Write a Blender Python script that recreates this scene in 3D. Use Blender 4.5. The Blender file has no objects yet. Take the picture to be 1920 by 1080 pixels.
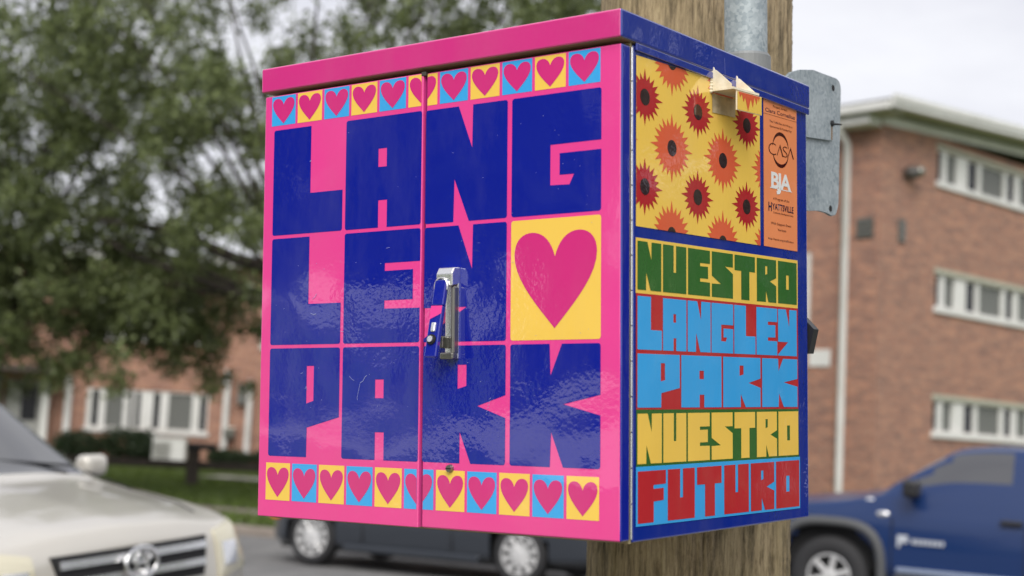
import bpy, bmesh, math, random
import numpy as np
from mathutils import Vector, Matrix, geometry
from mathutils.bvhtree import BVHTree
random.seed(7); RNG = np.random.default_rng(11)
sc = bpy.context.scene
COL = sc.collection
R = math.radians
# ------------------------------------------------------------------ camera
CAMM = np.array([[0.99875, 0.04994, 0.0], [-0.00531, 0.10613, 0.99434], [0.04965, -0.9931, 0.10626]])
EYE = 1.5
cam = bpy.data.cameras.new('camera'); camo = bpy.data.objects.new('camera', cam); COL.objects.link(camo)
cam.sensor_width = 36; cam.lens = 51.99; cam.clip_start = .05; cam.clip_end = 3000
cx, cy, cz = CAMM[:, 0], -CAMM[:, 1], -CAMM[:, 2]
camo.matrix_world = Matrix(((cx[0], cy[0], cz[0], 0), (cx[1], cy[1], cz[1], 0), (cx[2], cy[2], cz[2], EYE), (0, 0, 0, 1)))
cam.dof.use_dof = True; cam.dof.focus_distance = 2.06; cam.dof.aperture_fstop = 4.2
sc.camera = camo
# ------------------------------------------------------------------ sky, sun, exposure
SUN_EL, SUN_AZ = 42, 184            # azimuth measured clockwise from +Y
w = bpy.data.worlds.new('World'); sc.world = w; w.use_nodes = True
nt = w.node_tree; nt.nodes.clear()
out = nt.nodes.new('ShaderNodeOutputWorld'); bg = nt.nodes.new('ShaderNodeBackground'); bg.inputs[1].default_value = .05
sky = nt.nodes.new('ShaderNodeTexSky'); sky.sky_type = 'NISHITA'; sky.sun_disc = False
sky.sun_elevation = R(SUN_EL); sky.sun_rotation = R(SUN_AZ)
tc = nt.nodes.new('ShaderNodeTexCoord'); mp = nt.nodes.new('ShaderNodeMapping'); mp.inputs['Scale'].default_value = (1, 1, 2.6)
no = nt.nodes.new('ShaderNodeTexNoise'); no.inputs['Scale'].default_value = 2.6; no.inputs['Detail'].default_value = 5; no.inputs['Roughness'].default_value = .55
cr = nt.nodes.new('ShaderNodeValToRGB')
cr.color_ramp.elements[0].position = .34; cr.color_ramp.elements[0].color = (7.7, 7.7, 8.5, 1)
cr.color_ramp.elements[1].position = .62; cr.color_ramp.elements[1].color = (10.6, 10.6, 11.0, 1)
mx = nt.nodes.new('ShaderNodeMix'); mx.data_type = 'RGBA'; mx.inputs[0].default_value = .9
L = nt.links
L.new(tc.outputs['Generated'], mp.inputs[0]); L.new(mp.outputs[0], no.inputs['Vector']); L.new(no.outputs[0], cr.inputs[0])
L.new(sky.outputs[0], mx.inputs[6]); L.new(cr.outputs[0], mx.inputs[7]); L.new(mx.outputs[2], bg.inputs[0]); L.new(bg.outputs[0], out.inputs[0])
sun = bpy.data.lights.new('sun', 'SUN'); sun.energy = 1.5; sun.angle = R(40); sun.color = (1, .96, .9)
suno = bpy.data.objects.new('sun', sun); COL.objects.link(suno)
sd = Vector((math.sin(R(SUN_AZ)) * math.cos(R(SUN_EL)), math.cos(R(SUN_AZ)) * math.cos(R(SUN_EL)), math.sin(R(SUN_EL))))
suno.rotation_euler = sd.to_track_quat('Z', 'Y').to_euler(); suno.location = sd * 60
sc.view_settings.view_transform = 'Standard'; sc.view_settings.look = 'None'; sc.view_settings.gamma = 1
sc.view_settings.exposure = 1.0; sc.view_settings.use_curve_mapping = False
sc.cycles.max_bounces = 6; sc.cycles.glossy_bounces = 3; sc.cycles.transparent_max_bounces = 8; sc.cycles.use_denoising = True

# ------------------------------------------------------------------ materials
def srgb(r, g, b):
    f = lambda c: (c / 255 / 12.92) if c / 255 <= .04045 else ((c / 255 + .055) / 1.055) ** 2.4
    return (f(r), f(g), f(b))
def mat(name, color, rough=.5, metal=0., **kw):
    m = bpy.data.materials.new(name); m.use_nodes = True
    b = m.node_tree.nodes['Principled BSDF']
    b.inputs['Base Color'].default_value = (*color, 1); b.inputs['Roughness'].default_value = rough; b.inputs['Metallic'].default_value = metal
    for k, v in kw.items(): b.inputs[k.replace('_', ' ')].default_value = v
    return m
def N(m, t, **kw):
    n = m.node_tree.nodes.new(t)
    for k, v in kw.items():
        if k in n.inputs: n.inputs[k].default_value = v
        else: setattr(n, k, v)
    return n
def LK(m, a, b): m.node_tree.links.new(a, b)
def BS(m): return m.node_tree.nodes['Principled BSDF']
def noise_color(m, c1, c2, scale=(1, 1, 1), nscale=5, detail=4, p1=.35, p2=.65, coord='Object', rough=.6):
    t = N(m, 'ShaderNodeTexCoord'); mp = N(m, 'ShaderNodeMapping'); mp.inputs['Scale'].default_value = scale
    n = N(m, 'ShaderNodeTexNoise'); n.inputs['Scale'].default_value = nscale; n.inputs['Detail'].default_value = detail; n.inputs['Roughness'].default_value = rough
    r = N(m, 'ShaderNodeValToRGB'); r.color_ramp.elements[0].position = p1; r.color_ramp.elements[1].position = p2
    r.color_ramp.elements[0].color = (*c1, 1); r.color_ramp.elements[1].color = (*c2, 1)
    LK(m, t.outputs[coord], mp.inputs[0]); LK(m, mp.outputs[0], n.inputs['Vector']); LK(m, n.outputs[0], r.inputs[0]); LK(m, r.outputs[0], BS(m).inputs['Base Color'])
    return n, r, mp
def bump(m, height, strength=.3, dist=.01, prev=None):
    b = N(m, 'ShaderNodeBump'); b.inputs['Strength'].default_value = strength; b.inputs['Distance'].default_value = dist
    LK(m, height, b.inputs['Height'])
    if prev is not None: LK(m, prev, b.inputs['Normal'])
    LK(m, b.outputs[0], BS(m).inputs['Normal']); return b.outputs[0]

def vinyl(name, color):
    """glossy printed wrap: orange-peel ripple and slow waviness shared by all colours through world position"""
    m = mat(name, color, .10, 0, IOR=1.6); BS(m).inputs['Coat Weight'].default_value = .8; BS(m).inputs['Coat Roughness'].default_value = .03; BS(m).inputs['Coat IOR'].default_value = 1.6
    g = N(m, 'ShaderNodeNewGeometry')
    n1 = N(m, 'ShaderNodeTexNoise'); n1.inputs['Scale'].default_value = 150; n1.inputs['Detail'].default_value = 1.5
    n2 = N(m, 'ShaderNodeTexNoise'); n2.inputs['Scale'].default_value = 9; n2.inputs['Detail'].default_value = 1
    n3 = N(m, 'ShaderNodeTexNoise'); n3.inputs['Scale'].default_value = 5; n3.inputs['Detail'].default_value = 2
    mr = N(m, 'ShaderNodeMapRange'); mr.inputs[1].default_value = .35; mr.inputs[2].default_value = .65; mr.inputs[3].default_value = .025; mr.inputs[4].default_value = .17
    for n in (n1, n2, n3): LK(m, g.outputs['Position'], n.inputs['Vector'])
    LK(m, n3.outputs[0], mr.inputs[0])
    nd = N(m, 'ShaderNodeTexNoise'); nd.inputs['Scale'].default_value = 7; nd.inputs['Detail'].default_value = 7; nd.inputs['Roughness'].default_value = .7
    mpd = N(m, 'ShaderNodeMapping'); mpd.inputs['Scale'].default_value = (1, 1, .35); LK(m, g.outputs['Position'], mpd.inputs[0]); LK(m, mpd.outputs[0], nd.inputs['Vector'])
    rd = N(m, 'ShaderNodeMapRange'); rd.inputs[1].default_value = .42; rd.inputs[2].default_value = .75; rd.inputs[3].default_value = 0; rd.inputs[4].default_value = .09; LK(m, nd.outputs[0], rd.inputs[0])
    md = N(m, 'ShaderNodeMix'); md.data_type = 'RGBA'; md.inputs[6].default_value = (*color, 1); md.inputs[7].default_value = (.34, .31, .27, 1); LK(m, rd.outputs[0], md.inputs[0]); LK(m, md.outputs[2], BS(m).inputs['Base Color'])
    rr_ = N(m, 'ShaderNodeMapRange'); rr_.inputs[1].default_value = .4; rr_.inputs[2].default_value = .75; rr_.inputs[3].default_value = .06; rr_.inputs[4].default_value = .13; LK(m, nd.outputs[0], rr_.inputs[0]); LK(m, rr_.outputs[0], BS(m).inputs['Roughness'])
    p = bump(m, n2.outputs[0], .4, .006)
    b = N(m, 'ShaderNodeBump'); b.inputs['Distance'].default_value = .0008
    LK(m, mr.outputs[0], b.inputs['Strength']); LK(m, n1.outputs[0], b.inputs['Height']); LK(m, p, b.inputs['Normal'])
    LK(m, b.outputs[0], BS(m).inputs['Normal']); LK(m, b.outputs[0], BS(m).inputs['Coat Normal'])
    return m
M = {}
M['pink'] = vinyl('pink_wrap', srgb(234, 70, 150)); M['navy'] = vinyl('navy_wrap', srgb(18, 32, 146)); M['blue'] = vinyl('blue_wrap', srgb(16, 42, 142))
M['lidpink'] = vinyl('lid_pink_wrap', srgb(212, 54, 134)); M['heart'] = vinyl('heart_wrap', srgb(212, 50, 128))
M['yellow'] = vinyl('yellow_wrap', srgb(246, 204, 92)); M['sky'] = vinyl('light_blue_wrap', srgb(62, 168, 236))
M['red'] = vinyl('red_wrap', srgb(188, 44, 52)); M['green'] = vinyl('green_wrap', srgb(52, 104, 48))
M['sunred'] = vinyl('sunflower_red', srgb(178, 38, 48)); M['sunorange'] = vinyl('sunflower_orange', srgb(224, 98, 64)); M['suncore'] = vinyl('sunflower_core', srgb(48, 30, 38))
M['plaque'] = vinyl('plaque_orange', srgb(242, 148, 98)); M['ink'] = vinyl('ink', srgb(70, 20, 22)); M['inknavy'] = vinyl('ink_navy', srgb(40, 26, 66)); M['white'] = vinyl('white_print', (.85, .85, .83))
M['rawmetal'] = mat('bare_cabinet_metal', srgb(150, 138, 105), .6)
M['cream'] = mat('cream_board', srgb(220, 205, 175), .8); n, r, _ = noise_color(M['cream'], srgb(222, 210, 182), srgb(242, 233, 210), (1, 1, 1), 60, 4); bump(M['cream'], n.outputs[0], .4, .002)
M['patch'] = mat('adhesive_patch', srgb(190, 175, 140), .85); noise_color(M['patch'], srgb(120, 105, 82), srgb(200, 184, 148), (1, 1, 1), 22, 5, .3, .6)
M['chrome'] = mat('chrome', (.86, .86, .86), .2, 1); n = N(M['chrome'], 'ShaderNodeTexNoise'); n.inputs['Scale'].default_value = 60; bump(M['chrome'], n.outputs[0], .15, .003)
M['steel'] = mat('dull_steel', (.27, .265, .235), .35, .9)
M['black'] = mat('black_rubber', (.012, .012, .014), .45)
# galvanised zinc with spangle
def galv():
    m = mat('galvanised_zinc', (.36, .4, .43), .55, .3)
    t = N(m, 'ShaderNodeTexCoord'); v = N(m, 'ShaderNodeTexVoronoi'); v.inputs['Scale'].default_value = 190
    n = N(m, 'ShaderNodeTexNoise'); n.inputs['Scale'].default_value = 14; n.inputs['Detail'].default_value = 6
    a = N(m, 'ShaderNodeMix'); a.data_type = 'RGBA'; a.inputs[0].default_value = .7
    r = N(m, 'ShaderNodeValToRGB'); r.color_ramp.elements[0].position = .3; r.color_ramp.elements[1].position = .75
    r.color_ramp.elements[0].color = (.20, .245, .275, 1); r.color_ramp.elements[1].color = (.47, .52, .545, 1)
    LK(m, t.outputs['Object'], v.inputs['Vector']); LK(m, t.outputs['Object'], n.inputs['Vector'])
    LK(m, v.outputs['Color'], a.inputs[6]); LK(m, n.outputs['Color'], a.inputs[7]); LK(m, a.outputs[2], r.inputs[0]); LK(m, r.outputs[0], BS(m).inputs['Base Color'])
    bump(m, n.outputs[0], .15, .004); return m
M['galv'] = galv()
def wood():
    m = mat('weathered_pole_wood', (.3, .24, .16), .85)
    t = N(m, 'ShaderNodeTexCoord')
    def nz(scale, s, d, rough=.6):
        mp = N(m, 'ShaderNodeMapping'); mp.inputs['Scale'].default_value = scale; n = N(m, 'ShaderNodeTexNoise')
        n.inputs['Scale'].default_value = s; n.inputs['Detail'].default_value = d; n.inputs['Roughness'].default_value = rough
        LK(m, t.outputs['Object'], mp.inputs[0]); LK(m, mp.outputs[0], n.inputs['Vector']); return n
    fine = nz((1, 1, .085), 130, 6, .75); mid = nz((1, 1, .14), 30, 5); big = nz((1, 1, .5), 5, 4); speck = nz((1, 1, .22), 70, 4)
    r = N(m, 'ShaderNodeValToRGB'); e = r.color_ramp.elements
    e[0].position = .36; e[0].color = (.06, .042, .025, 1); e[1].position = .64; e[1].color = (.50, .41, .28, 1)
    k = e.new(.45); k.color = (.22, .175, .115, 1); k = e.new(.53); k.color = (.365, .29, .19, 1)
    a = N(m, 'ShaderNodeMix'); a.data_type = 'FLOAT'; a.inputs[0].default_value = .33
    LK(m, fine.outputs[0], a.inputs[2]); LK(m, mid.outputs[0], a.inputs[3]); LK(m, a.outputs[0], r.inputs[0])
    # broad grey / olive stains
    r2 = N(m, 'ShaderNodeValToRGB'); r2.color_ramp.elements[0].position = .38; r2.color_ramp.elements[1].position = .62
    r2.color_ramp.elements[0].color = (.62, .62, .5, 1); r2.color_ramp.elements[1].color = (1.1, 1.06, 1.0, 1)
    mm = N(m, 'ShaderNodeMix'); mm.data_type = 'RGBA'; mm.blend_type = 'MULTIPLY'; mm.inputs[0].default_value = 1
    r3 = N(m, 'ShaderNodeValToRGB'); r3.color_ramp.elements[0].position = .30; r3.color_ramp.elements[1].position = .46
    r3.color_ramp.elements[0].color = (.5, .47, .42, 1); r3.color_ramp.elements[1].color = (1, 1, 1, 1)
    m3 = N(m, 'ShaderNodeMix'); m3.data_type = 'RGBA'; m3.blend_type = 'MULTIPLY'; m3.inputs[0].default_value = 1
    LK(m, speck.outputs[0], r3.inputs[0])
    LK(m, big.outputs[0], r2.inputs[0]); LK(m, r.outputs[0], mm.inputs[6]); LK(m, r2.outputs[0], mm.inputs[7]); LK(m, mm.outputs[2], m3.inputs[6]); LK(m, r3.outputs[0], m3.inputs[7]); LK(m, m3.outputs[2], BS(m).inputs['Base Color'])
    p = bump(m, mid.outputs[0], .6, .012); bump(m, fine.outputs[0], .7, .004, p); return m
M['wood'] = wood()
def brick(name, c1, c2, mortar):
    m = mat(name, c1, .9)
    t = N(m, 'ShaderNodeUVMap'); b = N(m, 'ShaderNodeTexBrick'); b.offset = .5
    b.inputs['Scale'].default_value = 1; b.inputs['Brick Width'].default_value = .21; b.inputs['Row Height'].default_value = .075; b.inputs['Mortar Size'].default_value = .007
    b.inputs['Color1'].default_value = (*c1, 1); b.inputs['Color2'].default_value = (*c2, 1); b.inputs['Mortar'].default_value = (*mortar, 1); b.inputs['Bias'].default_value = .1
    n = N(m, 'ShaderNodeTexNoise'); n.inputs['Scale'].default_value = 1.6; n.inputs['Detail'].default_value = 6; n.inputs['Roughness'].default_value = .7
    r = N(m, 'ShaderNodeValToRGB'); r.color_ramp.elements[0].position = .36; r.color_ramp.elements[1].position = .64
    r.color_ramp.elements[0].color = (.74, .72, .76, 1); r.color_ramp.elements[1].color = (1.16, 1.13, 1.06, 1)
    mp = N(m, 'ShaderNodeMapping'); mp.inputs['Scale'].default_value = (.9, 3.6, 1); LK(m, t.outputs[0], mp.inputs[0])
    mm = N(m, 'ShaderNodeMix'); mm.data_type = 'RGBA'; mm.blend_type = 'MULTIPLY'; mm.inputs[0].default_value = 1
    LK(m, t.outputs[0], b.inputs['Vector']); LK(m, mp.outputs[0], n.inputs['Vector']); LK(m, n.outputs[0], r.inputs[0])
    LK(m, b.outputs[0], mm.inputs[6]); LK(m, r.outputs[0], mm.inputs[7]); LK(m, mm.outputs[2], BS(m).inputs['Base Color'])
    inv = N(m, 'ShaderNodeMath', operation='SUBTRACT'); inv.inputs[0].default_value = 1; LK(m, b.outputs['Fac'], inv.inputs[1]); bump(m, inv.outputs[0], .5, .01)
    return m
M['brick'] = brick('brick_wall', (.45, .218, .142), (.27, .142, .108), (.40, .31, .25))
M['brick2'] = brick('brick_wall_orange', (.44, .225, .15), (.31, .155, .11), (.44, .34, .28))
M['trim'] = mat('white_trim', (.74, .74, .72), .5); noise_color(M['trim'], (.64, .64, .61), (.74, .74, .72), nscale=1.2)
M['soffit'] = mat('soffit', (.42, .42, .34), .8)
M['pane'] = mat('window_glass', (.018, .02, .024), .06, 0, IOR=1.35)
M['blind'] = mat('blind', (.13, .135, .125), .6)
M['blind'].node_tree.nodes['Principled BSDF'].inputs['Coat Weight'].default_value = .15
M['roof'] = mat('roof_shingle', (.12, .115, .11), .9)
M['asphalt'] = mat('asphalt', (.1, .1, .1), .85); n, r, _ = noise_color(M['asphalt'], (.14, .14, .142), (.205, .203, .2), nscale=2.2, detail=8); bump(M['asphalt'], n.outputs[0], .3, .01)
M['concrete'] = mat('concrete', (.38, .36, .33), .85); noise_color(M['concrete'], (.28, .26, .235), (.42, .40, .37), nscale=1.5, detail=7)
M['pale'] = mat('pale_concrete', (.5, .48, .45), .85); noise_color(M['pale'], (.56, .54, .51), (.70, .68, .65), nscale=.6, detail=7)  # kept bright so the added strip shows in the door gloss
M['kerb'] = mat('kerb_concrete', (.25, .21, .18), .85); noise_color(M['kerb'], (.17, .14, .12), (.3, .26, .22), nscale=3, detail=6)
M['ground'] = mat('lawn_earth', (.06, .09, .025), .95); noise_color(M['ground'], (.065, .1, .02), (.12, .17, .035), nscale=.9, detail=8)
M['verge'] = mat('verge_soil', (.09, .085, .05), .95); noise_color(M['verge'], (.05, .06, .025), (.12, .11, .075), nscale=1.4, detail=8)
M['bark'] = mat('bark', (.05, .042, .034), .95); n, r, _ = noise_color(M['bark'], (.025, .021, .018), (.085, .07, .058), (4, 4, .7), 4, 6); bump(M['bark'], n.outputs[0], .8, .03)
M['darkwood'] = mat('old_fence_wood', (.05, .04, .033), .85); noise_color(M['darkwood'], (.035, .028, .024), (.1, .078, .065), (6, 6, .6), 4, 5)
M['tyre'] = mat('tyre', (.02, .02, .022), .75)
M['alloy'] = mat('alloy_rim', (.68, .68, .68), .35, .4)
M['doorprint'] = mat('door_print', (.45, .48, .53), .5)
M['dark'] = mat('dark_void', (.006, .006, .007), .8)
def leaf(name, c1, c2):
    m = mat(name, c1, .5, 0); b = BS(m); b.inputs['Specular IOR Level'].default_value = .55
    o = N(m, 'ShaderNodeAttribute', attribute_name='tint'); r = N(m, 'ShaderNodeValToRGB')
    r.color_ramp.elements[0].color = (*c1, 1); r.color_ramp.elements[1].color = (*c2, 1)
    LK(m, o.outputs['Fac'], r.inputs[0]); LK(m, r.outputs[0], b.inputs['Base Color'])
    tr = N(m, 'ShaderNodeBsdfTranslucent'); LK(m, r.outputs[0], tr.inputs[0]); ms = N(m, 'ShaderNodeMixShader'); ms.inputs[0].default_value = .3
    LK(m, b.outputs[0], ms.inputs[1]); LK(m, tr.outputs[0], ms.inputs[2]); LK(m, ms.outputs[0], m.node_tree.nodes['Material Output'].inputs[0]); return m
M['leaf'] = leaf('oak_leaf', (.052, .072, .026), (.27, .325, .12)); M['hedge'] = leaf('hedge_leaf', (.014, .028, .011), (.05, .085, .03)); M['grass'] = leaf('grass_blade', (.07, .11, .018), (.17, .24, .05))

# ------------------------------------------------------------------ object helpers
def link(o, parent=None):
    COL.objects.link(o)
    if parent is not None: o.parent = parent
    return o
def tag(o, label=None, cat=None, group=None, kind=None):
    if label: o['label'] = label
    if cat: o['category'] = cat
    if group: o['group'] = group
    if kind: o['kind'] = kind
    return o
def empty(name, label, cat, mw=None, group=None):
    o = bpy.data.objects.new(name, None); o.empty_display_size = .2; COL.objects.link(o)
    if mw is not None: o.matrix_world = mw
    return tag(o, label, cat, group)
def pyobj(name, verts, faces, mats, parent=None, mi=None, smooth=False, uv=None):
    me = bpy.data.meshes.new(name); me.from_pydata([tuple(map(float, v)) for v in verts], [], faces)
    for m in (mats if isinstance(mats, (list, tuple)) else [mats]): me.materials.append(m)
    if mi is not None: me.polygons.foreach_set('material_index', mi)
    if smooth: me.polygons.foreach_set('use_smooth', [True] * len(me.polygons))
    me.update(); return link(bpy.data.objects.new(name, me), parent)
def bmobj(name, bm, mats, parent=None, smooth=False):
    bmesh.ops.recalc_face_normals(bm, faces=bm.faces)
    me = bpy.data.meshes.new(name); bm.to_mesh(me); bm.free()
    for m in (mats if isinstance(mats, (list, tuple)) else [mats]): me.materials.append(m)
    if smooth: me.polygons.foreach_set('use_smooth', [True] * len(me.polygons))
    return link(bpy.data.objects.new(name, me), parent)
def add_box(bm, lo, hi, bev=0., seg=2, mw=None, mi=0):
    lo, hi = Vector(lo), Vector(hi); c = (lo + hi) / 2; s = hi - lo
    r = bmesh.ops.create_cube(bm, size=1, matrix=Matrix.Translation(c) @ Matrix.Diagonal((*s, 1)))
    vs = r['verts']
    if bev:
        es = list({e for v in vs for e in v.link_edges})
        rr = bmesh.ops.bevel(bm, geom=es, offset=bev, segments=seg, affect='EDGES', profile=.5)
        vs = list({v for f in rr['faces'] for v in f.verts} | {v for v in vs if v.is_valid})
    fs = {f for v in vs for f in v.link_faces}
    for f in fs: f.material_index = mi
    if mw is not None: bmesh.ops.transform(bm, matrix=mw, verts=vs)
    return vs
def box(name, lo, hi, m, parent=None, bev=0., mw=None, smooth=False, seg=2):
    bm = bmesh.new(); add_box(bm, lo, hi, bev, seg, mw); return bmobj(name, bm, m, parent, smooth)
def tube_data(pts, radii, seg=12, cap=True):
    V, Fc = [], []; pts = [Vector(p) for p in pts]
    for i, p in enumerate(pts):
        d = (pts[min(i + 1, len(pts) - 1)] - pts[max(i - 1, 0)]).normalized()
        if i == 0: a = d.orthogonal().normalized() if abs(d.z) < .999 else Vector((1, 0, 0))
        a = (a - d * a.dot(d)).normalized(); b = d.cross(a)
        for k in range(seg):
            t = 2 * math.pi * k / seg; V.append(p + (a * math.cos(t) + b * math.sin(t)) * radii[i])
    for i in range(len(pts) - 1):
        for k in range(seg):
            k2 = (k + 1) % seg; Fc.append((i * seg + k, i * seg + k2, (i + 1) * seg + k2, (i + 1) * seg + k))
    if cap:       # end caps on their own vertices, so that smooth shading stays round
        b0 = len(V); V.extend([V[k].copy() for k in range(seg)]); Fc.append(tuple(b0 + k for k in range(seg))[::-1])
        b0 = len(V); e0 = (len(pts) - 1) * seg; V.extend([V[e0 + k].copy() for k in range(seg)]); Fc.append(tuple(b0 + k for k in range(seg)))
    return V, Fc
def tube(name, pts, radii, m, parent=None, seg=12, cap=True):
    if not hasattr(radii, '__len__'): radii = [radii] * len(pts)
    V, Fc = tube_data(pts, radii, seg, cap); return pyobj(name, V, Fc, m, parent, smooth=True)
def lathe(prof, seg, axis='z'):
    V, Fc = [], []
    for r_, h in prof:
        for k in range(seg):
            t = 2 * math.pi * k / seg; c, s = r_ * math.cos(t), r_ * math.sin(t)
            V.append((c, s, h) if axis == 'z' else (c, h, s))
    n = len(prof)
    for i in range(n - 1):
        for k in range(seg):
            k2 = (k + 1) % seg; Fc.append((i * seg + k, i * seg + k2, (i + 1) * seg + k2, (i + 1) * seg + k))
    return V, Fc
def prism(name, poly, axis, a0, a1, m, parent=None, bev=0.):
    """poly of 2D points in the two other axes (in order), extruded along axis from a0 to a1"""
    bm = bmesh.new(); lo = []; hi = []
    def mk(p, a): c = list(p); c.insert(axis, a); return bm.verts.new(c)
    lo = [mk(p, a0) for p in poly]; hi = [mk(p, a1) for p in poly]; n = len(poly)
    bm.faces.new(lo); bm.faces.new(hi[::-1])
    for i in range(n): bm.faces.new((lo[i], lo[(i + 1) % n], hi[(i + 1) % n], hi[i]))
    if bev: bmesh.ops.bevel(bm, geom=list(bm.edges), offset=bev, segments=2, affect='EDGES', profile=.5)
    return bmobj(name, bm, m, parent)

# ------------------------------------------------------------------ SETTING: ground, road
ST = Vector((-.8788, .4772, 0)); NT = Vector((.4772, .8788, 0))     # along the street (away left) and across it (away)
P0 = Vector((.264, 16.5, 0))                                       # a point on the line of the near wheels of the far parked cars
def SP(s, n, z=0): return P0 + ST * s + NT * n + Vector((0, 0, z + .016 * max(min(s, 0), -14)))
def strip(name, n0, n1, z0, z1, m, s0=-80, s1=120, nd=2, kind='structure'):
    V = []; Fc = []; K = 100
    for i in range(K + 1):
        s = s0 + (s1 - s0) * i / K
        for j in range(nd):
            f = j / (nd - 1); V.append(SP(s, n0 + (n1 - n0) * f, z0 + (z1 - z0) * f))
    for i in range(K):
        for j in range(nd - 1): a = i * nd + j; Fc.append((a, a + 1, a + nd + 1, a + nd))
    o = pyobj(name, V, Fc, m); return tag(o, kind=kind)
KF, KN = 3.0, -10.2           # far kerb, near kerb (distance across from the wheel line)
g = pyobj('ground', [(-900, -900, -.3), (900, -900, -.3), (900, 900, -.3), (-900, 900, -.3)], [(0, 1, 2, 3)], M['verge']); tag(g, kind='structure')
strip('road', KN, KF, -.12, 0, M['asphalt'], nd=6)
strip('verge', KF + .18, KF + 2.5, .125, .14, M['verge'])
strip('footpath', KF + 2.5, KF + 3.7, .146, .15, M['kerb'])
strip('lawn', KF + 3.7, KF + 20, .142, .55, M['ground'], nd=8)
strip('lawn', KF + 20, KF + 95, .55, .6, M['ground'], nd=4)
strip('near_verge', KN - 4.2, KN - .18, .03, .02, M['verge'])
strip('near_footpath', KN - 6.4, KN - 4.2, .036, .034, M['concrete'])
strip('near_lawn', KN - 60, KN - 6.4, .1, .03, M['ground'], nd=6)
def kerb(name, n0, zt, zb):
    sec = [(0, zb), (0, zt - .03), (.03, zt), (.18, zt), (.18, zb)]
    V = []; Fc = []
    for s in range(-80, 121, 2):
        for a, z in sec: V.append(SP(s, n0 + a, z))
    for k in range(100):
        for i in range(4): Fc.append((k * 5 + i, k * 5 + i + 1, k * 5 + i + 6, k * 5 + i + 5))
    tag(pyobj(name, V, Fc, M['kerb']), kind='structure')
kerb('kerb', KF, .13, -.1); kerb('kerb', KN - .18, .03, -.2)

# grass blades on the far lawn and verge
def blades(name, n0, n1, s0, s1, count, h, zf, m):
    s = RNG.uniform(s0, s1, count); nn = RNG.uniform(n0, n1, count); a = RNG.uniform(0, math.pi, count); hh = h * RNG.uniform(.5, 1.2, count)
    base = np.array([P0[:]]) + np.outer(s, ST[:]) + np.outer(nn, NT[:]); base[:, 2] = zf(nn)
    wv = np.stack([np.cos(a), np.sin(a), np.zeros(count)], 1) * .03
    tip = base + np.stack([RNG.normal(0, .03, count), RNG.normal(0, .03, count), hh], 1)
    V = np.stack([base - wv, base + wv, tip], 1).reshape(-1, 3)
    me = bpy.data.meshes.new(name); me.vertices.add(len(V)); me.vertices.foreach_set('co', V.ravel()); me.loops.add(len(V)); me.loops.foreach_set('vertex_index', np.arange(len(V), dtype=np.int32))
    me.polygons.add(count); me.polygons.foreach_set('loop_start', np.arange(0, len(V), 3, dtype=np.int32))
    me.update(); at = me.attributes.new('tint', 'FLOAT', 'FACE'); at.data.foreach_set('value', RNG.uniform(0, 1, count).astype(np.float32)); me.materials.append(m)
    return tag(link(bpy.data.objects.new(name, me)), 'short green grass growing on the far lawn', 'grass', kind='stuff')
blades('lawn_grass', KF + 3.8, KF + 19, -4, 24, 75000, .1, lambda n: .142 + (n - KF - 3.7) / 16.3 * .408, M['grass'])
o = blades('verge_grass', KF + .3, KF + 2.4, -10, 22, 14000, .08, lambda n: .13 + 0 * n, M['grass']); o['label'] = 'sparse grass on the verge beside the far kerb'

# ------------------------------------------------------------------ BUILDINGS
def frame_m(o, d):
    """local x along d (horizontal), local y = into the building, z up"""
    d = Vector(d).normalized(); y = Vector((0, 0, 1)).cross(d)
    return Matrix(((d.x, y.x, 0, o[0]), (d.y, y.y, 0, o[1]), (0, 0, 1, o[2]), (0, 0, 0, 1)))
def wall(name, mw, length, z0, z1, openings, m, parent, depth=.22, thick=.3, slope=0.):
    """openings (x0,x1,za,zb) cut through; reveals built. local x along, outside is -y"""
    xs = sorted({0, length, *[o[0] for o in openings], *[o[1] for o in openings]}); zs = sorted({z0, z1, *[o[2] for o in openings], *[o[3] for o in openings]})
    V, Fc, UV = [], [], []
    def quad(ps, us): b = len(V); V.extend(ps); Fc.append((b, b + 1, b + 2, b + 3)); UV.extend(us)
    for i in range(len(xs) - 1):
        for j in range(len(zs) - 1):
            cx_, cz_ = (xs[i] + xs[i + 1]) / 2, (zs[j] + zs[j + 1]) / 2
            if any(o[0] < cx_ < o[1] and o[2] < cz_ < o[3] for o in openings): continue
            a, b, c, d = xs[i], xs[i + 1], zs[j], zs[j + 1]
            top = j == len(zs) - 2
            da, db = (d + (slope * a if top else 0), d + (slope * b if top else 0))
            quad([(a, 0, c), (b, 0, c), (b, 0, db), (a, 0, da)], [(a, c), (b, c), (b, db), (a, da)])
    for a, b, c, d in openings:
        quad([(a, 0, c), (a, depth, c), (b, depth, c), (b, 0, c)], [(a, c), (a, c + depth), (b, c + depth), (b, c)])
        quad([(a, 0, d), (b, 0, d), (b, depth, d), (a, depth, d)], [(a, d), (b, d), (b, d + depth), (a, d + depth)])
        quad([(a, 0, c), (a, 0, d), (a, depth, d), (a, depth, c)], [(a, c), (a, d), (a + depth, d), (a + depth, c)])
        quad([(b, 0, c), (b, depth, c), (b, depth, d), (b, 0, d)], [(b, c), (b + depth, c), (b + depth, d), (b, d)])
    o = pyobj(name, [mw @ Vector(v) for v in V], Fc, m, parent)
    uv = o.data.uv_layers.new(name='UVMap'); uv.data.foreach_set('uv', np.array(UV, dtype=np.float32).ravel()); return o
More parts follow.
